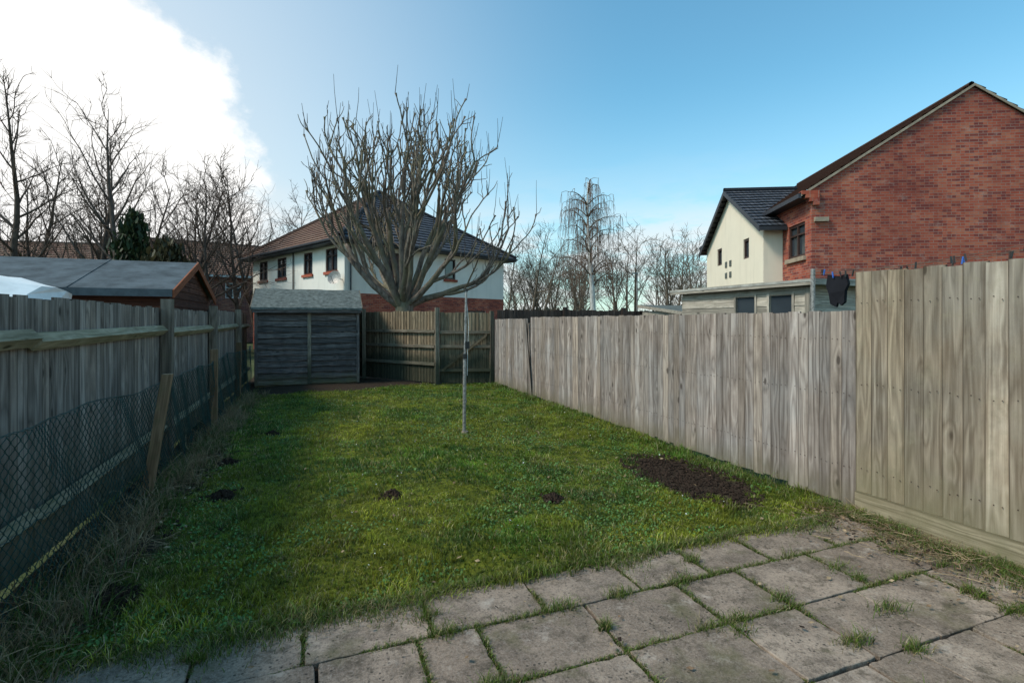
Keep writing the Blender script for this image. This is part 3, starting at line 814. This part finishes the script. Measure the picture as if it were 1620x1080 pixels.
def tiled(mb, bl, br, tr, tl, m, rh=.32):
    bl,br,tr,tl=map(V,(bl,br,tr,tl)); n=(br-bl).cross(tl-bl); n.normalize()
    if n.z<0: n=-n
    S=((tl+tr)/2-(bl+br)/2).length; k=max(1,int(round(S/rh))); e=(br-bl).normalized()
    w=n.cross(e)
    for i in range(k):
        t0=i/k;t1=(i+1)/k
        a=bl.lerp(tl,t0);b=br.lerp(tr,t0);c=br.lerp(tr,t1);d=bl.lerp(tl,t1)
        P=[a+n*.045,b+n*.045,c+n*.006,d+n*.006]
        G=[((p-bl).dot(e),(p-bl).dot(w)*.32/(S/k),0) for p in (a,b,c,d)]
        mb.poly(P,m,G)
        mb.poly([a,b,b+n*.045,a+n*.045],m,[(0,0,0)]*4)
def ridge(mb,a,b,m,r=.11):
    mb.tube([a,b],r,m,8)

def hip_house():
    e=empty('rendered_house'); mb=MB(); win=MB()
    C=V((1.1,22.6,0));u=V((.899,.438,0));v=V((-.438,.899,0)); W,L,H=9.6,10.,5.0
    wall(mb,win,C,u,-v,W,H,[(5.4,6.1,3.65,4.65),(1.9,2.9,3.65,4.65),(6.9,8.2,.9,2.1)],(M['brick'],M['render']),vsplit=2.75,surround=M['brick'])
    wall(mb,win,C,v,-u,L,H,[(.6,1.65,3.72,4.72),(2.9,3.8,3.72,4.72),(5.7,6.8,3.72,4.72),(8.0,9.1,3.72,4.72)],(M['brick'],M['render']),vsplit=2.2,surround=M['brick'])
    wall(mb,win,C+u*W,v,u,L,H,[],(M['brick'],M['render']),vsplit=2.7)
    wall(mb,win,C+v*L,u,v,W,H,[],(M['brick'],M['render']),vsplit=2.7)
    mb.done('walls',e); win.done('windows',e)
    mb=MB(); o=.5; ze=4.98; Z=V((0,0,1))
    a=C-u*o-v*o+Z*ze; b=C+u*(W+o)-v*o+Z*ze; c=C+u*(W+o)+v*(L+o)+Z*ze; d=C-u*o+v*(L+o)+Z*ze
    ap=C+u*(W/2)+v*(L/2)+Z*8.7; 
    tiled(mb,a,b,ap,ap,M['tileD']); tiled(mb,d,a,ap,ap,M['tileL']); tiled(mb,b,c,ap,ap,M['tileD']); tiled(mb,c,d,ap,ap,M['tileD'])  # sunlit slope coloured brown, shaded slopes dark: light painted into the tiles
    for q in (a,b,d,c): ridge(mb,q+Z*.05,ap+Z*.03,M['tileD'] if q is not d else M['tileL'])
    mb.done('roof',e)
    mb=MB()
    mb.poly([a-Z*.14,d-Z*.14,c-Z*.14,b-Z*.14],M['fascia'])
    for p,q in ((a,b),(d,a),(b,c),(c,d)):
        dd=(q-p).normalized(); nn=V((dd.y,-dd.x,0)); mb.box((p+q)/2-Z*.07,Z*.08,nn*.015,(q-p)/2,M['fascia'])
        mb.box((p+q)/2-Z*.03+nn*.07,Z*.045,nn*.05,(q-p)/2,M['fascia'])
    mb.tube([C+u*.25-v*.06+Z*.2,C+u*.25-v*.06+Z*4.9],.035,M['fascia'],6)
    mb.tube([C+v*4.8-u*.06+Z*.2,C+v*4.8-u*.06+Z*4.9],.035,M['fascia'],6)
    dc=C-u*.35+v*.15+Z*3.35; ax=V((-.5,-.8,.25)).normalized(); s=ax.cross(Z).normalized(); t=s.cross(ax)
    ringp=[]
    for r_,dep in ((.0,.0),(.15,.02),(.30,.07)):
        ringp.append([dc+ax*dep+(s*math.cos(q*math.pi/8)+t*math.sin(q*math.pi/8))*r_ for q in range(16)])
    for i in range(2):
        for q in range(16):
            q2=(q+1)%16; mb.poly([ringp[i][q],ringp[i+1][q],ringp[i+1][q2],ringp[i][q2]] if i else [ringp[0][0],ringp[1][q],ringp[1][q2]],M['metal'])
    mb.tube([dc,C+v*.15+Z*3.3],.02,M['metal'],5); mb.tube([dc-t*.25+ax*.05,dc+ax*.35],.012,M['metal'],4)
    mb.done('fascia_and_pipes',e)
hip_house()

def gable_house():
    e=empty('brick_house'); mb=MB(); win=MB()
    P=V((12.82,10.30,0)); U=V((.895,-.4455,0)).normalized(); Vv=V((.4455,.895,0)).normalized(); Z=V((0,0,1))
    W,L,He,Ha=8.28,10.2,5.2,7.87
    wall(mb,win,P,U,-Vv,W,He,[],(M['brick'],M['brick']))
    def tri(O):
        pts=[O+Z*He,O+U*W+Z*He,O+U*(W/2)+Z*Ha]; mb.poly(pts,M['brick'],[(0,He,0),(W,He,0),(W/2,Ha,0)])
    tri(P); tri(P+Vv*L)
    wall(mb,win,P,Vv,-U,L,He,[(.38,1.45,3.42,4.4)],(M['brick'],M['brick']),surround=M['stone'])
    wall(mb,win,P+U*W,Vv,U,L,He,[],(M['brick'],M['brick']))
    wall(mb,win,P+Vv*L,U,Vv,W,He,[],(M['brick'],M['brick']))
    a0=-.58; b0,b1=1.85,8.15; he,ha=4.6,6.36
    Q=P+U*a0+Vv*b0; WB=b1-b0
    wall(mb,win,Q,Vv,-U,WB,he,[(1.25,1.8,3.7,4.38),(4.2,4.8,3.78,4.45)],(M['cream'],M['cream']))
    mb.poly([Q+Z*he,Q+Vv*WB+Z*he,Q+Vv*(WB/2)+Z*ha],M['cream'])
    wall(mb,win,Q,U,-Vv,.575,he,[],(M['cream'],M['cream'])); wall(mb,win,Q+Vv*WB,U,Vv,.575,he,[],(M['cream'],M['cream']))
    for i in (0,1):
        for j in (0,1):
            win.box(Q+Vv*(3.15+.5*i)+Z*(3.3+.42*j)-U*.012,Vv*.11,U*.01,Z*.11,M['felt'])
    mb.box(P+U*.24-Vv*.04+Z*4.36,U*.18,Vv*.05,Z*.06,M['stone'])
    for k in range(4):
        mb.box(P+U*(.09-.05*k)-Vv*.002+Z*(4.80+.1*k),U*(.08+.05*k),Vv*.10,Z*.049,M['brick'])
    mb.done('walls',e); win.done('windows',e)
    mb=MB(); o=.30; ov=.06
    sl=(Ha-He)/(W/2)
    e0=P-U*o-Vv*ov+Z*(He-sl*o+.06); e1=P-U*o+Vv*(L+ov)+Z*(He-sl*o+.06)
    r0=P+U*(W/2)-Vv*ov+Z*(Ha+.06); r1=P+U*(W/2)+Vv*(L+ov)+Z*(Ha+.06)
    f0=P+U*(W+o)-Vv*ov+Z*(He-sl*o+.06); f1=P+U*(W+o)+Vv*(L+ov)+Z*(He-sl*o+.06)
    tiled(mb,e0,e1,r1,r0,M['tileL']); tiled(mb,f0,f1,r1,r0,M['tileL']); ridge(mb,r0+Vv*.1+Z*.02,r1+Z*.02,M['tileL'],.08)
    for p,q in ((e0,r0),(r0,f0)):
        mb.box((p+q)/2-Z*.03,Z*.035,Vv*.012,(q-p)/2,M['stone'])
    ss=(ha-he)/(WB/2); oo=.35
    A=P+U*(a0-.25); 
    l0=A+Vv*(b0-oo)+Z*(he-ss*oo+.06); t0=A+Vv*(b0+WB/2)+Z*(ha+.06); t1=t0+U*2.6
    k0=A+Vv*(b1+oo)+Z*(he-ss*oo+.06); k1=k0+U*2.6
    tiled(mb,l0,l0+U*.80,t0+U*.8,t0,M['tileD']); tiled(mb,l0+U*.8+Vv*.34+Z*ss*.34,l0+U*.8+U*.01+Vv*.34+Z*ss*.34,t1,t0+U*.8,M['tileD'])
    tiled(mb,k0,k1,t1,t0,M['tileD']); ridge(mb,t0+Z*.04,t1+Z*.04,M['tileD'],.09)
    for p,q in ((l0,t0),(t0,k0)):
        mb.box((p+q)/2-Z*.06,Z*.09,U*.015,(q-p)/2,M['fascia'])
    mb.box((e0+e1)/2-Z*.05-U*.03,Z*.06,U*.04,(e1-e0)/2,M['fascia'])
    mb.box(l0+U*.4-Z*.06,Z*.06,Vv*.04,U*.4,M['fascia'])
    mb.poly([e0-Z*.1,e1-Z*.1,e1-Z*.1+U*.4,e0-Z*.1+U*.4],M['fascia'])
    mb.done('roof',e)
gable_house()

def bg_house(cx,cy,rot,W,L,He,Ha,wallm,tilem):
    e=empty('brick_house'); mb=MB(); win=MB(); c=math.cos(rot);s=math.sin(rot)
    U=V((c,s,0));Vv=V((-s,c,0));Z=V((0,0,1)); P=V((cx,cy,0))-U*W/2-Vv*L/2
    ops=[(1,2.2,3.2,4.3),(W-2.2,W-1,3.2,4.3),(W/2-.5,W/2+.5,3.2,4.3)]
    wall(mb,win,P,U,-Vv,W,He,ops,(wallm,wallm),framem=M['whitep'])
    for O,D,Nn,ww in ((P,Vv,-U,L),(P+U*W,Vv,U,L),(P+Vv*L,U,Vv,W)): wall(mb,win,O,D,Nn,ww,He,[],(wallm,wallm))
    for O in (P,P+U*W): mb.poly([O+Z*He,O+Vv*L+Z*He,O+Vv*L/2+Z*Ha],wallm)
    mb.done('walls',e); win.done('windows',e); mb=MB(); o=.4; sl=(Ha-He)/(L/2)
    a=P-U*.2-Vv*o+Z*(He-sl*o+.05); b=a+U*(W+.4); t0=P-U*.2+Vv*L/2+Z*(Ha+.05); t1=t0+U*(W+.4); d=P-U*.2+Vv*(L+o)+Z*(He-sl*o+.05); f=d+U*(W+.4)
    tiled(mb,a,b,t1,t0,tilem); tiled(mb,d,f,t1,t0,tilem); ridge(mb,t0,t1,tilem)
    mb.box((a+b)/2-Z*.06,Z*.07,Vv*.02,(b-a)/2,M['whitep']); mb.done('roof',e)
bg_house(-6.6,45.5,.25,10,8,5.0,7.5,M['brick2'],M['tileL'])
bg_house(-18.5,47,-.15,12,8,4.9,7.2,M['brick2'],M['tileL'])
bg_house(-27,33,.1,10,8,4.6,6.8,M['brick2'],M['tileL'])

# ------------------------------------------------------------------ trees
def grow(mb,p,d,L,r0,r1,R,mat,steps=6,jit=.12,up=0.,n=5):
    pts=[V(p)];rad=[r0];d=V(d).normalized();dirs=[d.copy()]
    for i in range(steps):
        d=d+V((R.gauss(0,jit),R.gauss(0,jit),R.gauss(0,jit)+up)); d.normalize()
        pts.append(pts[-1]+d*(L/steps)); rad.append(r0+(r1-r0)*(i+1)/steps); dirs.append(d.copy())
    mb.tube(pts,rad,mat,n); return pts,rad,dirs
def sidedir(d,ang,R,az=None):
    d=V(d).normalized(); a=d.cross(V((.3,.2,1)) if abs(d.z)<.9 else V((1,0,.1))); a.normalize(); b=d.cross(a)
    t=R.uniform(0,6.283) if az is None else az
    return (d*math.cos(ang)+(a*math.cos(t)+b*math.sin(t))*math.sin(ang)).normalized()

def pollard(cx,cy):
    e=empty('pollarded_tree'); mb=MB(); R=random.Random(33); tw=MB()
    base=V((cx,cy,-.05))
    mb.tube([base,base+V((0,0,.3)),base+V((.02,0,1.3)),base+V((.05,0,2.0)),base+V((.05,0,2.45)),base+V((.05,0,2.8))],[.44,.35,.29,.31,.30,.16],M['bark'],12)
    fork=base+V((.05,0,2.2))
    def shoots(p,d,k,Ls):
        for _ in range(k):
            q=V((R.gauss(0,.13),R.gauss(0,.13),1))+d*.15
            L=R.uniform(*Ls)
            grow(tw,p+V((R.gauss(0,.03),R.gauss(0,.03),0)),q,L,.013,.006,R,M['twig'],3,.035,.05,3)
    NP=18
    for i in range(NP):
        az=2*math.pi*i/NP*1.0+R.uniform(-.16,.16)
        kind=(i*2)%5; el=math.radians([24,38,50,63,78][kind]+R.uniform(-4,4))
        d=V((math.cos(az)*math.cos(el),math.sin(az)*math.cos(el),math.sin(el)))
        L=[2.5,2.9,3.2,3.4,3.4][kind]*R.uniform(.95,1.06)
        pts,rad,dirs=grow(mb,fork+V((math.cos(az)*.10,math.sin(az)*.10,R.uniform(-.2,.15))),d,L,R.uniform(.10,.135),.064,R,M['bark'],8,.07,.045,8)
        ends=[]
        for kk in (4,6,8,8):
            dd=sidedir(dirs[kk],math.radians(R.uniform(14,34)),R)
            dd=(dd+V((math.cos(az)*.20,math.sin(az)*.20,.12))).normalized()
            p2,r2,d2=grow(mb,pts[kk],dd,R.uniform(1.5,2.3),rad[kk]*.66,.034,R,M['bark'],7,.10,.12,6)
            ends.append((p2,r2,d2))
        for p2,r2,d2 in ends:
            for kk in (3,5,7,7):
                dd=sidedir(d2[kk],math.radians(R.uniform(14,48)),R); dd=(dd+V((0,0,.22))).normalized()
                p3,r3,d3=grow(mb,p2[kk],dd,R.uniform(.6,1.7),r2[kk]*.70,.019,R,M['bark'],6,.14,.14,5)
                mb.tube([p3[-1]-d3[-1]*.07,p3[-1]+d3[-1]*.03],[.023,.040],M['bark'],5)
                shoots(p3[-1],d3[-1],R.choice([0,0,1,1,2]),(.3,1.3))
                for _ in range(R.choice([2,3,3,4])):
                    j=R.randint(1,6); dd=sidedir(d3[j],math.radians(R.uniform(35,70)),R)
                    p4,r4,d4=grow(mb,p3[j],dd+V((0,0,.15)),R.uniform(.2,.6),.015,.009,R,M['bark'],4,.22,.16,4)
                    if R.random()<.25: shoots(p4[-1],d4[-1],1,(.15,.5))
                if R.random()<.13: shoots(p3[R.randint(2,5)],V((0,0,1)),1,(.9,2.1))
    mb.done('limbs',e,smooth=True); tw.done('shoots',e)
pollard(2.75,17.6)

def bare_tree(mb,tw,cx,cy,H,R,m1,m2,spread=1.,nb=16,tr=None,sub=6,sub2=4,lean=(0,0),twr=.007):
    tr=tr or H*.017
    pts,rad,dirs=grow(mb,(cx,cy,-.05),V((lean[0],lean[1],1)),H,tr,.012,R,m1,12,.06,.04,6)
    for i in range(nb):
        f=.22+.76*i/nb; k=min(11,int(f*12)); p=pts[k].lerp(pts[k+1],f*12-k)
        L=H*(.40*(1-f)+.12)*R.uniform(.7,1.2)*spread
        d=sidedir(dirs[k],math.radians(R.uniform(30,55)),R,az=i*2.4+R.uniform(-.5,.5))
        p1,r1,d1=grow(mb,p,d,L,max(.02,rad[k]*.5),.010,R,m1,6,.13,.08,4)
        for j in range(sub):
            kk=R.randint(1,6); d=sidedir(d1[kk],math.radians(R.uniform(25,55)),R)
            p2,r2,d2=grow(tw,p1[kk],d,L*R.uniform(.3,.55),.014,.006,R,m2,4,.15,.08,3)
            for q in range(sub2):
                k3=R.randint(1,4); d=sidedir(d2[k3],math.radians(R.uniform(25,55)),R)
                grow(tw,p2[k3],d,L*R.uniform(.12,.28),twr,.004,R,m2,2,.15,.06,3)
def tree_obj(cx,cy,H,seed,**k):
    e=empty('bare_tree'); a=MB();b=MB(); bare_tree(a,b,cx,cy,H,random.Random(seed),M['bark2'],M['twig'],**k); a.done('trunk',e,smooth=True); b.done('twigs',e)
def cam2w(X,d): return (.357*d+.934*X, .934*d-.357*X)
for i,(X,d,H,sp) in enumerate([(-21.0,22,11.6,.8),(-19.6,24,10.3,.85),(-16.4,22,11.4,1.0),(-20.5,27,9.2,1.),(-15.6,25,8.8,1.1),(-14.8,24,8.6,1.),(-24.5,26,10.2,1),(-22.3,23,8.0,.9),(-15.0,30,9.6,1.1),(-12.8,31,9.0,1.1),(-19,30,9.5,1.1),(-14.2,27,9.4,.9),(-17.9,25,8.4,1.0),(-22.8,28,8.6,1.1)]):
    x,y=cam2w(X,d); tree_obj(x,y,H,50+i,spread=sp,lean=((-.14,.05) if i==2 else (0,0)),nb=18,sub=7,sub2=4,twr=.009)

def birch(cx,cy,H):
    e=empty('weeping_birch'); mb=MB();tw=MB();R=random.Random(78)
    pts,rad,dirs=grow(mb,(cx,cy,-.05),(0,0,1),H*.93,.21,.035,R,M['birch'],14,.025,.03,7)
    def hang(s,ox,oy,n_,L0,L1):
        for _ in range(n_):
            LL=R.uniform(L0,L1); g_=R.uniform(.02,.22); ph=R.uniform(0,6); am=R.uniform(.01,.05)
            pp=[s+V((ox*g_*t*(2-t)+am*math.sin(ph+t*4)+R.gauss(0,.012),oy*g_*t*(2-t)+am*math.cos(ph+t*3),.10*t*(1-t)*4-LL*t**1.35)) for t in (0,.15,.35,.55,.78,1)]
            tw.tube(pp,[.010,.009,.008,.007,.006,.004],M['twig'],3)
            for _ in range(2):
                b=pp[R.randint(1,4)]; l2=R.uniform(.25,.8); dx,dy=R.gauss(0,.09),R.gauss(0,.09)
                tw.tube([b,b+V((dx,dy,-l2*.35)),b+V((dx*1.3,dy*1.3,-l2))],[.007,.006,.004],M['twig'],3)
    for i in range(30):
        f=.40+.58*i/30; k=min(13,int(f*14)); p=pts[k]
        az=i*2.4; el=math.radians(R.uniform(45,68)); L=(2.35-1.2*f)*R.uniform(.85,1.25)
        d=V((math.cos(az)*math.cos(el),math.sin(az)*math.cos(el),math.sin(el)))
        p1=[p];r1=[.05];q=p.copy()
        n_=9
        for j in range(n_):           # rises, arches over, then tips down
            t=j/n_; dd=V((math.cos(az),math.sin(az),math.tan(el)*(1-t*1.35))); dd.normalize()
            dd=dd+V((R.gauss(0,.10),R.gauss(0,.10),0)); q=q+dd*(L*1.15/n_); p1.append(q.copy()); r1.append(.05-.038*(j+1)/n_)
        mb.tube(p1,r1,M['bark3'],4)
        for j in range(3,n_+1):
            hang(p1[j],p1[j].x-p.x,p1[j].y-p.y,R.choice([1,2,2]),.5,2.1)
            if R.random()<.6:
                a2=az+R.choice([-1,1])*R.uniform(.6,1.3); s2=p1[j]; tip=s2+V((math.cos(a2)*.45,math.sin(a2)*.45,R.uniform(-.05,.2)))
                tw.tube([s2,(s2+tip)/2+V((0,0,.06)),tip],[.016,.013,.010],M['bark3'],3)
                hang(tip,tip.x-s2.x,tip.y-s2.y,2,.5,1.7)
    mb.done('trunk',e,smooth=True);tw.done('hanging_twigs',e)
birch(*cam2w(4.75,30),10.5)

def distant():
    a=MB();R=random.Random(99)
    specs=[]
    for i in range(34):
        px=R.uniform(790,1120); d=R.uniform(38,60); specs.append(((px-810)/810*d,d,R.uniform(5.5,8.2)))
    for i in range(28):
        px=R.uniform(-120,480); d=R.uniform(34,60); specs.append(((px-810)/810*d,d,R.uniform(6,10.5)))
    for i in range(8):
        px=R.uniform(1120,1700); d=R.uniform(60,80); specs.append(((px-810)/810*d,d,R.uniform(6,8)))
    specs+=[(1.2,34,7.4),(8.6,36,7.6),(11.2,36,7.2),(12.2,34,7.0),(2.3,36,6.9),(7.2,36,6.4)]
    for X,d,H in specs:
        x,y=cam2w(X,d); bare_tree(a,a,x,y,H,R,M['bark3'],M['bark3'],spread=1.35,nb=12,sub=6,sub2=3,twr=.013)
    a.done('distant_trees')
    n=26000; px=nr.uniform(-500,1900,n); d=nr.uniform(62,72,n); X=(px-810)/810*d
    hh=1.2+2.6*fbm(px/60.,d*.1,1,3)
    z=nr.rand(n)*hh; x=.357*d+.934*X; y=.934*d-.357*X
    leafdisc('distant_hedge',x,y,z,.16+.16*nr.rand(n),np.array([.06,.055,.035])*(.5+nr.rand(n))[:,None],M['leaf'],3.)
distant()

def leafy(name,x,y,z0,z1,rx,n,col,seed=1):
    R=np.random.RandomState(seed)
    t=R.rand(n); a=R.rand(n)*6.283; rr=np.sqrt(R.rand(n))
    prof=np.sqrt(np.clip(1-(2*t-1)**2,0,1))
    lump=.40+1.05*vn(a*2,t*9,1.3,seed)
    X=x+np.cos(a)*rr*rx*prof*lump+R.randn(n)*.08; Y=y+np.sin(a)*rr*rx*prof*lump; Zz=z0+(z1-z0)*t+R.randn(n)*.15
    cc=np.array(col)*(.4+1.1*R.rand(n))[:,None]
    leafdisc(name,X,Y,Zz,.035+.04*R.rand(n),cc,M['leaf'],3.)
x,y=cam2w(-15.9,21.5); leafy('ivy_clad_tree',x,y,1.0,6.0,.70,3800,(.035,.05,.018),1)
x,y=cam2w(-14.2,21.0); leafy('evergreen_bush',x,y,.5,4.7,1.0,4500,(.065,.055,.025),2)
x,y=cam2w(-16.8,24); leafy('evergreen_bush',x,y,.5,4.6,1.2,5000,(.05,.045,.024),3)
x,y=cam2w(-23,24); leafy('evergreen_bush',x,y,.3,4.4,1.6,6500,(.055,.045,.024),4)

# ------------------------------------------------------------------ clothes pole, lines, lamp
mb=MB()
px,py=1.92,6.86
mb.tube([(px-.01,py,-.05),(px,py,1.05)],.024,M['metal'],10); mb.tube([(px,py,1.05),(px+.02,py,1.97)],.017,M['metal'],8)
mb.tube([(px,py,1.03),(px,py,1.10)],.031,M['plast'],8); mb.tube([(px,py,.42),(px,py,.46)],.03,M['metal'],8)
mb.tube([(px+.02,py,1.96),(px+.02,py,2.0)],.026,M['plast'],8)
mb.tube([(px+.02,py,1.9),(px+.05,py-.02,1.5),(px+.035,py-.02,1.15),(px+.03,py-.02,.8)],.003,M['whitep'],4)
mb.box((px+.03,py-.02,1.22),V((.03,0,0)),V((0,.012,0)),V((0,0,.05)),M['plast'])
mb.tube([(px,py,-.02),(px,py,.03)],.05,M['stone'],8)
mb.done('clothes_post')

e=empty('washing_line'); mb=MB()
mb.tube([(6.5,5.2,0),(6.5,5.2,2.28)],.03,M['metal'],8); mb.tube([(6.35,1.6,0),(6.35,1.6,2.6)],.03,M['metal'],8)
mb.tube([(6.62,2.85,0),(6.62,2.85,2.2)],.022,M['metal'],8)
mb.done('posts',e)
mb=MB(); peg=MB(); R=random.Random(12)
def line(a,b,sag,pegs):
    a=V(a);b=V(b); P=[a.lerp(b,t/16)-V((0,0,sag*4*(t/16)*(1-t/16))) for t in range(17)]
    mb.tube(P,.0028,M['postB'],4)
    for _ in range(pegs):
        t=R.uniform(.03,.97); p=a.lerp(b,t)-V((0,0,sag*4*t*(1-t)))
        peg.box(p-V((0,0,.02)),V((.008,0,0)),V((0,.007,0)),V((0,R.uniform(-.01,.01),.04)),R.choice([M['blue'],M['plast'],M['plast'],M['frame']]))
line((6.5,5.2,2.2),(6.35,1.6,2.48),.10,12); line((6.5,5.2,2.2),(6.75,2.0,2.40),.09,9); line((6.5,5.2,2.25),(6.62,2.85,2.28),.05,4)
mb.done('lines',e); peg.done('pegs',e)
mb=MB()
gx=6.5; pts=[(4.72,2.17),(4.80,2.15),(4.90,2.16),(4.98,2.18),(5.0,2.02),(4.96,1.93),(4.94,1.78),(4.86,1.74),(4.84,1.80),(4.79,1.76),(4.74,1.80),(4.73,1.95),(4.69,2.04)]
mb.poly([(gx+.01*math.sin(i),a,b) for i,(a,b) in enumerate(pts)],M['black']); mb.poly([(gx+.04,a,b) for a,b in pts][::-1],M['black'])
for i in range(len(pts)):
    a=pts[i];b=pts[(i+1)%len(pts)]; mb.poly([(gx,a[0],a[1]),(gx,b[0],b[1]),(gx+.04,b[0],b[1]),(gx+.04,a[0],a[1])],M['black'])
mb.done('garment',e)
mb=MB(); mb.box((6.62,2.85,2.30),V((.035,0,0)),V((0,.035,0)),V((0,0,.09)),M['plast'])
mb.tube([(6.62,2.85,2.32),(6.60,2.72,2.42)],.012,M['plast'],5)
mb.done('pulley_head',e)

x,y=cam2w(8.05,33); mb=MB(); mb.tube([(x,y,0),(x,y,4.6)],[.06,.04],M['metal'],6); mb.box((x-.2,y,4.62),V((.25,0,0)),V((0,.06,0)),V((0,0,.04)),M['metal']); mb.done('street_lamp')

# ------------------------------------------------------------------ sun, sky, camera
s=V((-1,.02,0)).normalized(); el=math.radians(46); sd=V((s.x*math.cos(el),s.y*math.cos(el),math.sin(el)))
ld=bpy.data.lights.new('sun','SUN'); ld.energy=2.9; ld.angle=math.radians(13); ld.color=(1,.89,.76)
lo=bpy.data.objects.new('sun',ld); COL.objects.link(lo); lo.rotation_euler=sd.to_track_quat('Z','Y').to_euler(); lo.location=(-20,5,20)

w=bpy.data.worlds.new('World'); scene.world=w; w.use_nodes=True; t=w.node_tree; t.nodes.clear()
def wn(typ,**k):
    nd=t.nodes.new(typ)
    for a,b in k.items(): setattr(nd,a,b)
    return nd
L=t.links.new
sky=wn('ShaderNodeTexSky',sky_type='NISHITA'); sky.sun_disc=False; sky.sun_elevation=el; sky.sun_rotation=math.atan2(s.x,s.y)%(2*math.pi)
sky.air_density=1.1; sky.dust_density=.8; sky.ozone_density=1.5
tc=wn('ShaderNodeTexCoord'); G_=tc.outputs['Generated']
def wm(op,a,b=None,clamp=False):
    m=wn('ShaderNodeMath',operation=op); m.use_clamp=clamp
    for i,q in enumerate((a,b)):
        if q is None: continue
        if isinstance(q,(int,float)): m.inputs[i].default_value=q
        else: L(q,m.inputs[i])
    return m.outputs[0]
def wr(v,a,b,c=0,d=1,smooth=True):
    m=wn('ShaderNodeMapRange'); m.interpolation_type='SMOOTHSTEP' if smooth else 'LINEAR'
    L(v,m.inputs[0])
    for i,q in zip((1,2,3,4),(a,b,c,d)): m.inputs[i].default_value=q
    return m.outputs[0]
def wnoise(sc,scale3=(1,1,1),det=8,rough=.6,loc=(0,0,0)):
    mp=wn('ShaderNodeMapping'); mp.inputs['Scale'].default_value=scale3; mp.inputs['Location'].default_value=loc; L(G_,mp.inputs[0])
    m=wn('ShaderNodeTexNoise'); m.inputs['Scale'].default_value=sc; m.inputs['Detail'].default_value=det; m.inputs['Roughness'].default_value=rough
    L(mp.outputs[0],m.inputs['Vector']); return m.outputs['Fac']
def wmix(f,a,b):
    m=wn('ShaderNodeMix',data_type='RGBA')
    if isinstance(f,(int,float)): m.inputs[0].default_value=f
    else: L(f,m.inputs[0])
    for i,q in ((6,a),(7,b)):
        if isinstance(q,tuple): m.inputs[i].default_value=(*q,1)
        else: L(q,m.inputs[i])
    return m.outputs[2]
dotn=wn('ShaderNodeVectorMath',operation='DOT_PRODUCT'); L(G_,dotn.inputs[0]); dotn.inputs[1].default_value=(-.454,.875,.168)
n1=wnoise(7,(1,1,1.3),10,.62,(.3,0,.1)); sepn=wn('ShaderNodeSeparateXYZ'); L(G_,sepn.inputs[0]); z=sepn.outputs[2]
val=wm('ADD',dotn.outputs['Value'],wm('MULTIPLY',wm('SUBTRACT',n1,.5),.085))
cl=wr(val,.924,.944)
wisp=wm('MULTIPLY',wr(wnoise(3.2,(1,1,4),8,.6),.5,.68),wr(z,.34,.10)); 
low=wm('MULTIPLY',wr(wnoise(6,(1,1,3.5),8,.6),.40,.58),wr(z,.26,.12))
glow=wr(dotn.outputs['Value'],.45,1.0,0,1,False)
tint=wn('ShaderNodeVectorMath',operation='MULTIPLY'); L(sky.outputs[0],tint.inputs[0]); tint.inputs[1].default_value=(1.05,1.78,1.70)
c=wmix(wm('MULTIPLY',wr(z,.42,.0),.45),tint.outputs[0],(6.2,6.9,7.3))
c=wmix(wm('MULTIPLY',wm('POWER',glow,2.2),.85),c,(6.6,6.9,7.1))
c=wmix(wm('MULTIPLY',low,.8),c,(7.4,7.4,7.4)); c=wmix(wm('MULTIPLY',wisp,.3),c,(6.8,7.0,7.2))
shade=wr(wnoise(9,(1,1,1.6),8,.6,(2,1,0)),.50,.75,0,.25)
cc_=wmix(shade,(9.4,9.3,9.1),(6.2,6.2,6.4))
c=wmix(cl,c,cc_)
bg=wn('ShaderNodeBackground'); bg.inputs[1].default_value=.125; L(c,bg.inputs[0])
out=wn('ShaderNodeOutputWorld'); L(bg.outputs[0],out.inputs[0])

cd=bpy.data.cameras.new('camera'); cam=bpy.data.objects.new('camera',cd); COL.objects.link(cam)
cam.location=(0,0,1.55); cam.rotation_euler=(math.radians(90),0,math.radians(-20.9)); cd.lens=18; cd.sensor_width=36
cd.shift_y=-.0198; cd.clip_start=.05; cd.clip_end=2000; scene.camera=cam
scene.view_settings.view_transform='Standard'; scene.view_settings.look='None'; scene.view_settings.exposure=0
